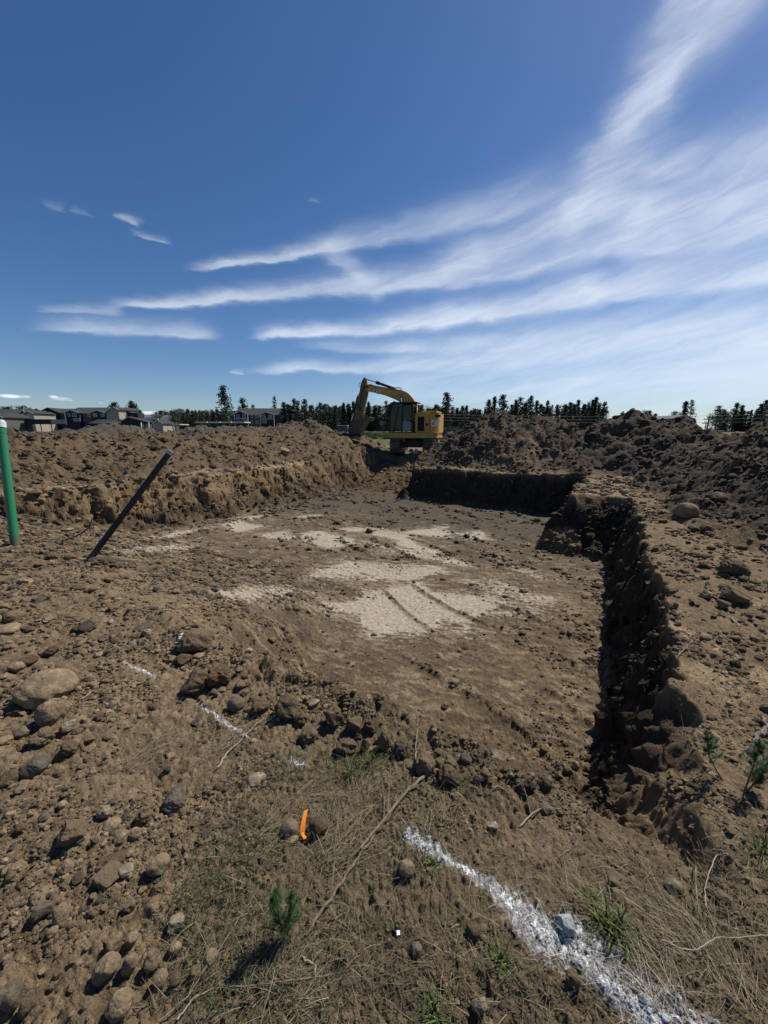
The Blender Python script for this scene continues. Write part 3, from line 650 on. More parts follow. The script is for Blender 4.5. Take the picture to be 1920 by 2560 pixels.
HS = [
 (120, 1712, 158, 100, 'cobble', 'tan', 'largest rounded tan boulder, at the left edge above a smaller one', 'boulder'),
 (135, 1775, 90, 84, 'cobble', 'tan', 'smaller rounded boulder leaning against the largest tan boulder', 'boulder'),
 (172, 1814, 38, 26, 'block', 'pale', 'pale angular stone just right below the two touching boulders', 'stone'),
 (120, 1808, 17, 24, 'cobble', 'tan', 'small upright pebble under the smaller boulder', 'stone'),
 (487, 1592, 112, 84, 'slab', 'brown', 'big flat grey brown slab on the pit lip carrying a white paint stripe', 'slab'),
 (455, 1646, 52, 26, 'clod', 'brown', 'low lumpy clod directly in front of the striped slab', 'dirt clod'),
 (496, 1640, 26, 16, 'cobble', 'tan', 'small smooth tan stone beside the lumpy clod under the striped slab', 'stone'),
 (492, 1702, 76, 62, 'block', 'brown', 'large angular brown clod left of the one with the orange tape', 'dirt clod'),
 (546, 1688, 62, 60, 'clod', 'brown', 'brown clod carrying a small orange tape end', 'dirt clod'),
 (592, 1758, 44, 42, 'cobble', 'grey', 'rounded grey stone below the clods with orange tape', 'stone'),
 (648, 1764, 54, 42, 'clod', 'brown', 'clod between the rounded grey stone and the tallest clod of the lip', 'dirt clod'),
 (726, 1762, 74, 80, 'block', 'brown', 'tallest clod of the row along the pit lip', 'dirt clod'),
 (755, 1796, 38, 38, 'clod', 'brown', 'round knobby clod just right of the tallest clod', 'dirt clod'),
 (772, 1838, 54, 38, 'clod', 'brown', 'clod in front of the round knobby clod', 'dirt clod'),
 (785, 1756, 32, 20, 'block', 'pale', 'pale stone lying on the lip behind the knobby clod', 'stone'),
 (815, 1765, 17, 13, 'cobble', 'pale', 'small pale pebble right of the pale lip stone', 'stone'),
 (836, 1790, 50, 60, 'clod', 'brown', 'dark hollowed clod in the middle of the lip row', 'dirt clod'),
 (888, 1806, 46, 40, 'block', 'brown', 'squarish clod with a pale side near the middle of the lip row', 'dirt clod'),
 (866, 1864, 58, 44, 'clod', 'brown', 'wide clod at the front of the lip row above green weeds', 'dirt clod'),
 (925, 1815, 34, 46, 'clod', 'brown', 'upright clod right of the squarish clod on the lip', 'dirt clod'),
 (958, 1850, 40, 70, 'clod', 'brown', 'tall narrow clod where the lip bends toward the right', 'dirt clod'),
 (912, 1860, 22, 52, 'clod', 'brown', 'thin upright clod between the wide clod and the tall narrow one', 'dirt clod'),
 (1000, 1870, 50, 50, 'clod', 'dark', 'dark root-bound clod right of the tall narrow clod', 'dirt clod'),
 (1060, 1905, 60, 56, 'clod', 'brown', 'clod with dry twigs over it, left of two dark round lumps', 'dirt clod'),
 (1120, 1935, 60, 50, 'clod', 'brown', 'broad clod above the fallen branch tip on the front lip', 'dirt clod'),
 (1163, 1895, 32, 30, 'cobble', 'grey', 'round dark stone set in the lip behind the broad clod', 'stone'),
 (1195, 1945, 28, 22, 'clod', 'dark', 'small dark lump right of the broad clod', 'dirt clod'),
 (1320, 1962, 38, 36, 'clod', 'dark', 'left one of two dark round lumps on the front lip', 'dirt clod'),
 (1358, 1958, 40, 40, 'clod', 'dark', 'right one of two dark round lumps on the front lip', 'dirt clod'),
 (1420, 1925, 24, 22, 'cobble', 'grey', 'small grey stone at the lip left of the tan corner boulder', 'stone'),
 (1438, 1912, 20, 28, 'cobble', 'tan', 'oblong tan pebble leaning at the lip near the pit corner', 'stone'),
 (1515, 1915, 34, 38, 'cobble', 'tan', 'rounded tan boulder at the near corner of the pit', 'stone'),
 (641, 1942, 50, 26, 'slab', 'pale', 'flat pale tan stone alone on bare dirt above the orange ribbon', 'stone'),
 (545, 1966, 22, 22, 'cobble', 'brown', 'small brown stone left below the flat pale stone', 'stone'),
 (1230, 2062, 28, 20, 'block', 'pale', 'cream coloured stone right of the white pebble patch', 'stone'),
 (1712, 1277, 54, 48, 'cobble', 'tan', 'tan boulder standing on the right edge of the pit', 'boulder'),
 (1828, 1418, 88, 56, 'clod', 'dark', 'biggest dark clod on the right verge below the tan boulder', 'dirt clod'),
 (1832, 1482, 86, 66, 'block', 'brown', 'brown-topped clod with a small grey stone at its foot', 'dirt clod'),
 (1806, 1510, 32, 22, 'block', 'grey', 'small grey angular stone at the foot of a brown-topped clod', 'stone'),
 (1766, 1488, 30, 24, 'block', 'tan', 'tan stone left of the brown-topped clod', 'stone'),
 (1800, 1240, 40, 26, 'block', 'tan', 'tan slab up the slope right of the standing boulder', 'stone'),
 (1768, 1322, 34, 24, 'clod', 'dark', 'dark lump right below the standing tan boulder', 'dirt clod'),
 (725, 2070, 46, 50, 'cobble', 'grey', 'smooth grey cobble left of the orange ribbon', 'stone'),
 (797, 2064, 50, 48, 'cobble', 'brown', 'brown cobble right of the orange ribbon', 'stone'),
 (732, 2098, 30, 16, 'slab', 'tan', 'small flat tan stone below the smooth grey cobble', 'stone'),
 (1016, 2166, 42, 40, 'cobble', 'tan', 'roundish tan stone below the start of the white paint line', 'stone'),
 (1414, 2296, 54, 60, 'slab', 'white', 'flat stone sprayed pale grey white beside the green weed', 'stone'),
 (440, 1988, 84, 60, 'slab', 'grey', 'large grey half-buried slab left of the dry grass', 'slab'),
 (366, 2030, 46, 40, 'clod', 'brown', 'brown clod left below the half-buried grey slab', 'dirt clod'),
 (185, 2068, 84, 62, 'block', 'brown', 'tan-faced overhanging clod with a deep shadow under it', 'dirt clod'),
 (172, 2098, 28, 20, 'cobble', 'tan', 'small tan pebble at the foot of the overhanging clod', 'stone'),
 (262, 2030, 34, 38, 'block', 'pale', 'pale wedge stone above a cluster of tan cobbles', 'stone'),
 (280, 2062, 44, 30, 'cobble', 'tan', 'flat tan cobble right of the overhanging clod', 'stone'),
 (302, 2090, 38, 30, 'block', 'tan', 'tan block in front of the flat tan cobble', 'stone'),
 (340, 2082, 30, 30, 'cobble', 'tan', 'round tan cobble right of the tan block', 'stone'),
 (290, 2142, 76, 30, 'slab', 'brown', 'long flat brown slab lying above a tan one', 'slab'),
 (270, 2180, 80, 40, 'slab', 'brown', 'broad brown slab in the left rubble below the long one', 'slab'),
 (316, 2174, 34, 26, 'cobble', 'pale', 'pale rounded end stone at the right of the broad brown slab', 'stone'),
 (166, 2165, 36, 34, 'block', 'tan', 'tan block left of the two flat slabs', 'stone'),
 (399, 2160, 52, 44, 'cobble', 'tan', 'smooth tan oblong cobble where rubble meets the grass', 'stone'),
 (396, 2218, 34, 28, 'clod', 'brown', 'crumbling clod below the smooth oblong cobble', 'dirt clod'),
 (112, 2272, 48, 56, 'block', 'grey', 'dark split grey stone in the lower left beside a tall tan one', 'stone'),
 (156, 2285, 34, 76, 'cobble', 'tan', 'tall flat tan stone right of the dark split stone', 'stone'),
 (325, 2262, 28, 38, 'block', 'tan', 'small wedge of tan stone in the lower left rubble', 'stone'),
 (286, 2352, 40, 48, 'cobble', 'tan', 'left one of two tan cobbles above a large pair', 'stone'),
 (330, 2344, 32, 32, 'cobble', 'tan', 'right one of two tan cobbles above a large pair', 'stone'),
 (270, 2414, 62, 66, 'cobble', 'tan', 'broad egg-shaped cobble, left one of the large pair at the bottom left', 'stone'),
 (328, 2404, 40, 70, 'cobble', 'tan', 'long oval cobble, right one of the large pair at the bottom left', 'stone'),
 (384, 2394, 44, 56, 'cobble', 'tan', 'tan cobble right of the long oval cobble', 'stone'),
 (402, 2440, 34, 50, 'cobble', 'tan', 'oval cobble right below the large pair', 'stone'),
 (303, 2506, 62, 66, 'cobble', 'tan', 'lone dark-sided oval cobble at the bottom, with a pale scratch', 'stone'),
 (36, 2480, 58, 90, 'block', 'grey', 'large grey stone in the bottom left corner', 'stone'),
 (78, 2500, 46, 70, 'slab', 'brown', 'brown slab right of the corner grey stone', 'slab'),
 (442, 2306, 42, 40, 'block', 'pale', 'pale quartz-like stone with a white spot', 'stone'),
 (438, 2368, 32, 36, 'cobble', 'tan', 'tan cobble below the pale quartz-like stone', 'stone'),
 (528, 2390, 34, 36, 'cobble', 'tan', 'tan cobble in the weeds below the green sapling', 'stone'),
 (440, 2446, 28, 26, 'cobble', 'brown', 'small cobble with a dark hollow under it', 'stone'),
 (490, 2432, 40, 40, 'clod', 'brown', 'brown clod right of the small hollowed cobble', 'dirt clod'),
 (1197, 2508, 38, 48, 'block', 'pale', 'pale tan stone at the bottom centre of the picture', 'stone'),
 (1182, 2324, 38, 36, 'cobble', 'brown', 'brown cobble left of the white paint line', 'stone'),
 (1040, 2370, 34, 36, 'cobble', 'grey', 'half-buried grey cobble below the small white scrap', 'stone'),
 (1684, 2216, 44, 40, 'cobble', 'tan', 'oblong tan stone among dry stalks at the right', 'stone'),
 (1434, 2446, 40, 42, 'block', 'brown', 'brown stone left below the sprayed stone', 'stone'),
 (1733, 2306, 36, 30, 'block', 'tan', 'squarish stone below the oblong tan stone', 'stone'),
 (1536, 2208, 32, 28, 'block', 'grey', 'grey square stone above the green weed, left of its pair', 'stone'),
 (1584, 2204, 32, 24, 'block', 'grey', 'grey stone right of the square one above the weed', 'stone'),
 (1546, 2240, 34, 32, 'block', 'tan', 'pale square stone touching the top of the green weed', 'stone'),
 (1362, 2018, 34, 26, 'slab', 'grey', 'thin grey flake in front of the front lip', 'stone'),
 (711, 1128, 26, 26, 'block', 'pale', 'pale wedge of stone sticking out of the left mound', 'stone'),
 (1118 - 195, 1326, 20, 16, 'block', 'grey', 'small dark stone on the pale patch at the far floor', 'stone'),
 (1166, 1340, 18, 12, 'block', 'dark', 'small dark lump on the rightmost pale floor patch', 'stone'),
 (358, 1565, 42, 18, 'slab', 'grey', 'dark flat stone resting above a small pale one', 'stone'),
 (369, 1580, 26, 18, 'block', 'tan', 'small pale stone under the dark flat one', 'stone'),
 (326, 1526, 18, 18, 'block', 'brown', 'small brown stone alone on bare dirt above the flat dark one', 'stone'),
 (680, 1598, 24, 22, 'block', 'brown', 'lone brown lump on the near floor left of centre', 'dirt clod'),
 (885, 1728, 17, 14, 'block', 'tan', 'small tan stone near the floor edge behind the lip', 'stone'),
 (1112, 1764, 22, 14, 'clod', 'dark', 'small dark lump alone on the near floor', 'dirt clod'),
 (725, 1425+60, 20, 12, 'clod', 'dark', 'dark lump left of the big pale patch', 'dirt clod'),
 (1690, 1075+12, 0, 0, None, None, None, None),
 (1615, 1056, 26, 20, 'block', 'dark', 'big dark lump near the top of the mound before the barn', 'dirt clod'),
 (1846, 1083, 28, 13, 'block', 'tan', 'long slab on top of the far right mound', 'slab'),
 (20, 1570, 60, 30, 'cobble', 'tan', 'half-buried tan stone at the left edge above the rubble', 'stone'),
 (38, 1540, 46, 34, 'cobble', 'brown', 'rounded brown stone stacked at the left edge', 'stone'),
 (45, 1665, 36, 26, 'cobble', 'tan', 'tan cobble just above the largest boulder', 'stone'),
 (72, 1650, 40, 28, 'cobble', 'brown', 'brown cobble behind the largest boulder', 'stone'),
 (55, 1770, 60, 30, 'slab', 'brown', 'long slab left of the smaller boulder, in deep shadow', 'slab'),
 (95, 1910, 66, 50, 'cobble', 'grey', 'rounded grey stone below the boulders at the left', 'stone'),
 (110, 1840, 62, 44, 'clod', 'brown', 'crumbly clod under the two boulders', 'dirt clod'),
 (172, 1870, 40, 40, 'clod', 'brown', 'knobby clod right of the crumbly one below the boulders', 'dirt clod'),
 (60, 1830, 38, 30, 'cobble', 'grey', 'grey cobble left of the crumbly clod', 'stone'),
 (15, 1848, 30, 20, 'cobble', 'tan', 'tan pebble at the very left edge below the boulders', 'stone'),
 (30, 1935, 60, 36, 'slab', 'brown', 'brown slab at the left edge near the rounded grey stone', 'slab'),
 (210, 1568, 54, 30, 'clod', 'dark', 'dark sloping clod above right of the largest boulder', 'dirt clod'),
 (130, 1625, 36, 26, 'clod', 'brown', 'clod casting shadow right above the largest boulder', 'dirt clod'),
]
hero_xy = []; OBJ_AT = {}
for q in HS:
    if q[4] is None: continue
    u, v, w, h, kd, mn, lb, ct = q
    o = stone_obj(u, v, w, h, kd, mn, lb, cat=ct, name={'slab': 'stone_slab', 'dirt clod': 'dirt_clod'}.get(ct, ct),
                  flat=(.95 if w < 1.8*h else .8), sink=.18 if kd != 'slab' else .3)
    OBJ_AT[(u, v)] = o; hero_xy.append((o.location.x, o.location.y, w/F*2))
nstone = len(OBJ_AT)

# countable lesser stones that nothing tells apart, each an object of its own
ZONES = [ # u range, v range, n, size px, kinds, materials, name, label, group
 ((0, 340), (1900, 2550), 95, (11, 30), ('cobble', 'block', 'clod'), ('tan', 'brown', 'grey', 'tan'), 'stone', 'in the bottom left rubble', 'loose stones in the bottom left rubble'),
 ((0, 300), (1440, 1900), 50, (12, 28), ('clod', 'block', 'cobble'), ('brown', 'tan', 'brown'), 'stone', 'around the left boulders', 'stones around the left boulders'),
 ((1680, 1920), (1290, 1640), 44, (12, 34), ('clod', 'block'), ('dark', 'brown', 'dark', 'grey'), 'dirt_clod', 'at the foot of the right mound', 'clods at the foot of the right mound'),
 ((640, 1260), (1790, 1960), 0, (10, 22), ('clod',), ('brown',), 'dirt_clod', '', ''),
]
LIP = [(560, 1740), (620, 1775), (690, 1790), (760, 1820), (830, 1850), (890, 1870), (960, 1890), (1030, 1915), (1100, 1940), (1180, 1960), (1260, 1968), (1380, 1960), (1470, 1935)]
def place_many(pts, sizes, kinds, mats, name, label, group, cat):
    Hh = hits(pts)
    for (u, v), w, p in zip(pts, sizes, Hh):
        kk_, mm_ = random.choice(kinds), random.choice(mats); mid_ = (sizes and sorted(sizes)[len(sizes)//2])
        lb_ = {'tan': 'tan', 'brown': 'brown', 'grey': 'greyish', 'dark': 'dark', 'pale': 'pale'}[mm_]+' '+{'cobble': 'rounded stone', 'block': 'angular stone', 'clod': 'crumbly clod', 'slab': 'flat stone'}[kk_]+', '+('larger' if w > mid_ else 'smaller')+' than most, '+label
        stone_obj(u, v, w, w*random.uniform(.6, .9), kk_, mm_, lb_, hero=False, pos=p, flat=.8, sink=.22,
                  yaw=random.uniform(0, 6), cat=cat, name=name, group=group, deep=random.uniform(.7, 1))
def pw(lo, hi): return lo*(1-random.random()*(1-(lo/hi)**1.6))**(-1/1.6)
for (ur, vr, n, sz, kd, ms, nm, lb, gp) in ZONES:
    if not n: continue
    pts = [(random.uniform(*ur), random.uniform(*vr)) for _ in range(n)]
    place_many(pts, [pw(*sz) for _ in pts], kd, ms, nm, lb, gp, 'dirt clod' if nm == 'dirt_clod' else 'stone')
pts = []
for i in range(62):
    k = random.random()*(len(LIP)-1); j = int(k); f = k-j
    pts.append((LIP[j][0]*(1-f)+LIP[j+1][0]*f+random.gauss(0, 8), LIP[j][1]*(1-f)+LIP[j+1][1]*f-random.uniform(-8, 58)*(1 if LIP[j][0] < 1300 else .3)))
place_many(pts, [pw(13, 34) for _ in pts], ('clod', 'block', 'clod'), ('brown', 'brown', 'dark'), 'dirt_clod', 'in the row along the front lip', 'clods along the front lip', 'dirt clod')
pts = [(random.uniform(480, 620), random.uniform(1610, 1740)) for _ in range(16)]
place_many(pts, [pw(12, 26) for _ in pts], ('clod', 'block'), ('brown',), 'dirt_clod', 'between striped slab and grey stone', 'crumbs near the striped slab', 'dirt clod')

# loose rubble too plentiful to count
def rubble(name, n, sub, sampler, colf, label, seed):
    R = np.random.default_rng(seed)
    x, y, s, zone = sampler(R, n)
    z = zat(x, y); n = len(x)
    base = [rock_shape(k, 300+i, sub)[0] if sub > 1 else ICO[1][0]*(1+.22*np.random.default_rng(i).normal(size=(len(ICO[1][0]), 1))) for i, k in enumerate(('clod', 'block', 'cobble', 'clod', 'block', 'slab'))]
    Fc = ICO[sub][1]; nv = len(base[0]); B = np.stack(base)[R.integers(0, len(base), n)]
    q = R.normal(size=(n, 4)); q /= np.linalg.norm(q, axis=1)[:, None]; w_, a_, b_, c_ = q.T
    M = np.stack([1-2*(b_*b_+c_*c_), 2*(a_*b_-c_*w_), 2*(a_*c_+b_*w_), 2*(a_*b_+c_*w_), 1-2*(a_*a_+c_*c_), 2*(b_*c_-a_*w_), 2*(a_*c_-b_*w_), 2*(b_*c_+a_*w_), 1-2*(a_*a_+b_*b_)], 1).reshape(n, 3, 3)
    V = np.einsum('nij,nvj->nvi', M, B)*np.stack([s, s*R.uniform(.6, 1, n), s*R.uniform(.45, .8, n)], 1)[:, None, :]
    V += np.stack([x, y, z+s*.18], 1)[:, None, :]
    FF = (Fc[None]+np.arange(n)[:, None, None]*nv).reshape(-1, 3)
    C = colf(R, x, y, zone); C = C+(np.array((.62, .63, .64))-C)*(.9*paint_at(x, y))[:, None]; C = np.repeat(C, nv, 0)
    return tag(np_mesh(name, V.reshape(-1, 3), FF, M_PEB, None, False, C), label, 'rubble' if 'rubble' in name else 'gravel', kind='stuff')
def sampler(szlo, szhi, alpha, rmin, rmax, filt):
    def f(R, n):
        X = []; Y = []; Sz = []
        tot_ = 0
        while tot_ < n:
            th = R.uniform(-1.02, 1.02, 40000); r = rmin*np.exp(R.uniform(0, 1, 40000)*math.log(rmax/rmin))
            x = r*np.sin(th); y = r*np.cos(th)
            k = R.random(40000) < grid(DENS, x, y); x, y, r = x[k], y[k], r[k]
            s = szlo*(1-R.random(len(x))*(1-(szlo/szhi)**alpha))**(-1/alpha)*np.clip(r, .9, 14)
            s = np.minimum(s, .17)
            X.append(x); Y.append(y); Sz.append(s); tot_ += len(x)
        x, y, s = (np.concatenate(q)[:n] for q in (X, Y, Sz)); return x, y, s, None
    return f
def dens_f(x, y, f):
    d = .62*f['fore']+.85*f['rub']+.85*f['pile']*(.35+.65*f['dens'])+.75*f['wall']*lin((f['b']-7)/2+.5)+.9*f['wall']*(f['b'] < 7)+f['floor']*(.03+.16*f['crumb']*sm((f['a']-1)/1)+.6*f['berm'])
    d += .5*f['fore']*np.exp(-(f['a']/.35)**2)*(f['b'] > 0)*(f['b'] < 4.5)
    d += .5*f['floor']*np.exp(-((f['b']-.55)/.3)**2)+.3*f['floor']*sm((f['b']-10.2)/1.0)
    return np.clip(d*(.55+.45*np.sign(perlin(x*2.2, y*2.2, 77))), 0, 1)
DENS = dens_f(GX, GY, Fd)
def peb_col(R, x, y, zone):
    c = grid(GC, x, y); pl = grid(Fd['pile'], x, y)
    m = R.random(len(x))
    c = c*R.uniform(.62, 1.5, (len(x), 1))
    c = np.where(((m > .86)*(1-pl*.6) > .5)[:, None], c*1.15+np.array((.035, .028, .019)), c); c = np.where((m < .10)[:, None], np.array((.13, .12, .105))*.6, c)
    return np.clip(c, .02, .6)
rubble('rubble', 6200, 2, sampler(.0042, .0135, 1.8, .75, 30, dens_f), peb_col, 'loose clods and broken stones strewn over the heaps and verges', 5)
rubble('gravel', 30000, 1, sampler(.0023, .0080, 1.9, .66, 9, dens_f), peb_col, 'fine crumbs and gravel covering the disturbed soil near the camera', 6)
rubble('gravel', 17000, 1, sampler(.0026, .0085, 1.7, 8, 27, dens_f), peb_col, 'crumbs of soil covering the heaps, banks and far floor', 8)

# ------------------------------------------------------------------ paint sprayed on the soil
M_PAINT = mat('marking_paint', (.50, .50, .485), .95, nscale=140, namt=.5, spec=.1)
def paint_line(uvs, wpx, label, seed, thr=.0):
    H = hits(uvs); pts = H[:, :2]; x, y = GX, GY
    lo = pts.min(0)-.25; hi = pts.max(0)+.25
    fx = cen(x); fy = cen(y); ix = np.where((fx > lo[0]) & (fx < hi[0]) & (fy > lo[1]) & (fy < hi[1]) & (reg == 0))[0]
    px, py = fx[ix], fy[ix]; d = np.full(len(ix), 9.)
    for i in range(len(pts)-1):
        (x0, y0), (x1, y1) = pts[i], pts[i+1]; dx, dy = x1-x0, y1-y0
        t = np.clip(((px-x0)*dx+(py-y0)*dy)/(dx*dx+dy*dy), 0, 1)
        w = (wpx[i]*(1-t)+wpx[i+1]*t)/F*1.3
        d = np.minimum(d, np.hypot(px-x0-t*dx, py-y0-t*dy)/w)
    n = perlin(px*45, py*45, seed)*.8+perlin(px*110, py*110, seed+1)*.8+perlin(px*14, py*14, seed+2)*.5
    hgt = Fd['l4'][FQ[ix, 0]]
    k = ix[(1.05-d*1.05+n*.95+(hgt-.45)*.9) > .74+thr]
    ids, inv = np.unique(FQ[k], return_inverse=True)
    V = np.stack([GX, GY, GZ+.0015], 1)[ids]
    return tag(np_mesh('paint_line', V, inv.reshape(-1, 4), M_PAINT, None, True), label, 'paint line', 'white survey paint lines')
paint_line([(1030, 2092), (1090, 2130), (1180, 2185), (1240, 2225), (1300, 2285), (1380, 2345), (1450, 2395), (1520, 2450), (1590, 2510), (1680, 2600)], [22, 15, 14, 20, 34, 42, 34, 25, 24, 34], 'longest white paint line, running to the bottom edge past the green weed', 3)
paint_line([(1420, 2300), (1500, 2370), (1560, 2420), (1640, 2500), (1700, 2560), (1760, 2600)], [20, 30, 34, 50, 60, 60], 'thin spattered white paint over dry stalks beside the longest line', 13, .42)
paint_line([(308, 1652), (345, 1672), (388, 1694)], [8, 10, 7], 'short white paint dash farthest from the camera, right of the boulders', 5, .12)
paint_line([(492, 1760), (545, 1795), (612, 1838)], [6, 9, 12], 'white paint dash beneath the clods with orange tape', 7, .16)
paint_line([(728, 1902), (760, 1915)], [11, 10], 'faint spot of white paint under the clod row', 9, .2)
# stripe left on the tilted slab
sl_ = OBJ_AT[(487, 1592)]
def on_surface(o, u0, v0):
    """point where the sight line (u0, v0) meets the stone o"""
    bpy.context.view_layer.update()
    mi = o.matrix_world.inverted(); a = mi @ Vector((0, 0, CAMZ)); d = (mi.to_3x3() @ Vector(pdir(u0, v0))).normalized()
    ok, loc, nor, _ = o.ray_cast(a, d)
    return (o.matrix_world @ loc, (o.matrix_world.to_3x3() @ nor).normalized()) if ok else (None, None)
mb = MB(); prev = None
for i in range(12):
    f = i/11; q, n = on_surface(sl_, 458-(458-440)*f, 1583+(1610-1583)*f)
    if q is None: prev = None; continue
    q = q+n*.004; w = .008+.005*math.sin(i*2.1)
    cur = (q+Vector((-w, 0, 0)), q+Vector((w, 0, 0)))
    if prev: mb.add([prev[0], prev[1], cur[1], cur[0]], [(0, 1, 2, 3)])
    prev = cur
if mb.f:
    st = mb.build('paint_stripe', M_PAINT); bpy.context.view_layer.update(); st.parent = sl_; st.matrix_parent_inverse = sl_.matrix_world.inverted()
# patch of white pebbles
R = random.Random(4)
for i in range(60):
    u, v = 1150+R.gauss(0, 26), 2052+R.gauss(0, 26)
    h_ = hit(u, v); o = bpy.data.objects.new('pebble', SHARED['block', i % 4, 'pale']); COL.objects.link(o)
    s = R.uniform(.003, .0065); o.scale = (s, s*R.uniform(.7, 1), s*.7); o.location = (h_[0], h_[1], h_[2]+s*.4); o.rotation_euler = (R.random()*6, 0, R.random()*6)
    tag(o, 'cream pebble in the small pale patch above the start of the longest paint line', 'pebble', 'cream pebbles of the pale patch')

# ------------------------------------------------------------------ pipes and cable
M_GREEN = mat('green_pvc', (.02, .22, .085), .38, nscale=9, namt=.15, spec=.45); M_WHITE = mat('white_plastic', (.62, .64, .66), .5, nscale=12, namt=.12)
M_BLACK = mat('black_abs', (.008, .008, .009), .45, nscale=12, namt=.3, spec=.4); M_CAP = mat('grey_cap', (.36, .35, .38), .6)
for m_, base_ in ((M_GREEN, (.022, .20, .085)), (M_BLACK, (.009, .009, .010))):
    q = G(m_.node_tree); b_ = m_.node_tree.nodes['Principled BSDF']; sp_ = q.n('ShaderNodeSeparateXYZ'); o_ = q.n('ShaderNodeTexCoord').outputs['Object']; q.put(sp_.inputs[0], o_)
    k_ = q.m('ADD', q.ramp(sp_.outputs[2], .0, .35, .62, .0), q.m('MULTIPLY', q.noise(o_, 9, 6, .7), .62)); k_ = q.ramp(k_, .42, .80, 0, .85)
    st_ = q.noise(q.v('MULTIPLY', o_, (1, 1, .15)), 60, 3, .6)
    q.put(b_.inputs['Base Color'], q.mix(k_, q.mix(q.ramp(st_, .5, .75, 0, .35), base_, (.16, .20, .15) if m_ is M_GREEN else (.03, .03, .03)), (.10, .074, .048)))
    q.put(b_.inputs['Roughness'], q.m('MULTIPLY_ADD', k_, .4, .42))
def pipe(name, label, uv0, uv1, rad, m, capm, capname, dtop):
    p0 = hit(*uv0); t = p0[3]; d = pdir(*uv1); t1 = t*dtop
    A = Vector(p0[:3]); B = Vector((d[0]*t1, d[1]*t1, CAMZ+d[2]*t1)); ax = (B-A).normalized()
    r = empty(name, A, 0, label=label, cat='pipe')
    mb = MB(); n = 24
    mb.tube([-ax*.35, Vector((0, 0, 0)), B-A], rad, n, False)
    mb.tube([-ax*.35, Vector((0, 0, 0)), B-A-ax*.0], rad*.90, n, False)
    mb.build('pipe_body', m, r, smooth=True)
    return r, A, B, ax
r, A, B, ax = pipe('green_pipe', 'upright green sewer pipe with a white cap at the left edge', (38, 1362), (2, 1066), .066, M_GREEN, M_WHITE, 'cap', .985)
MB().tube([B-A-ax*.02, B-A+ax*.075, B-A+ax*.08, B-A+ax*.105, B-A+ax*.11], [.074, .074, .062, .060, .052], 24).build('cap', M_WHITE, r, smooth=True)
MB().tube([B-A-ax*.12, B-A-ax*.125], .0675, 24, False).build('seam', M_BLACK, r)
r, A, B, ax = pipe('black_pipe', 'long black pipe leaning to the right out of the pit corner', (222, 1402), (424, 1132), .047, M_BLACK, M_CAP, 'cap', 1.06)
MB().tube([B-A-ax*.03, B-A+ax*.035, B-A+ax*.04], [.052, .054, .049], 24).build('end_cap', M_CAP, r, smooth=True)
tag(stone_obj(262, 1402, 62, 40, 'clod', 'brown', 'crumbled clod pushed up at the foot of the leaning black pipe', flat=.8), cat='dirt clod')
for i, (u, v, w) in enumerate([(290, 1412, 36), (325, 1415, 30), (244, 1418, 22), (275, 1425, 26)]):
    stone_obj(u, v, w, w*.7, 'clod', 'brown', 'crumb of soil around the foot of the leaning black pipe', cat='dirt clod', name='dirt_clod', group='crumbs at the foot of the black pipe')
cab = [(-60, 1310), (0, 1330), (40, 1344), (90, 1352), (150, 1352), (190, 1340), (218, 1322), (228, 1305), (230, 1296)]
HH = hits(cab); mb = MB(); pts = []
tref = hit(100, 1362)[3]
for i, (u, v) in enumerate(cab):
    d = pdir(u, v); t = min(HH[i][3]-.06, tref+.25); q = Vector((d[0]*t, d[1]*t, CAMZ+d[2]*t)); q.z = max(q.z, gz(q.x, q.y)+.012); pts.append(q)
sm_ = []
for i in range(len(pts)-1):
    for k in range(5):
        f = k/5; p_ = pts[max(i-1, 0)]; a_, b_ = pts[i], pts[i+1]; n_ = pts[min(i+2, len(pts)-1)]
        q = .5*((2*a_)+(b_-p_)*f+(2*p_-5*a_+4*b_-n_)*f*f+(3*a_-p_-3*b_+n_)*f**3); sm_.append(q)
sm_.append(pts[-1])
tag(mb.tube(sm_, .012, 8).build('cable', M_BLACK, smooth=True), 'black cable looping out of the bank behind the green pipe', 'cable')
q0 = far(0, 1175, 5.6); q1 = far(40, 1155, 9.5)
tag(MB().tube([(-7.9, 7.3, gz(-7.9, 7.3)+.03), (-8.0, 8.0, gz(-8, 8.)+.25), (-8.4, 9.2, gz(-8.4, 9.2)+.05)], .015, 8).build('cable', M_BLACK, smooth=True), 'short black cable end higher up the bank, behind the green pipe', 'cable')

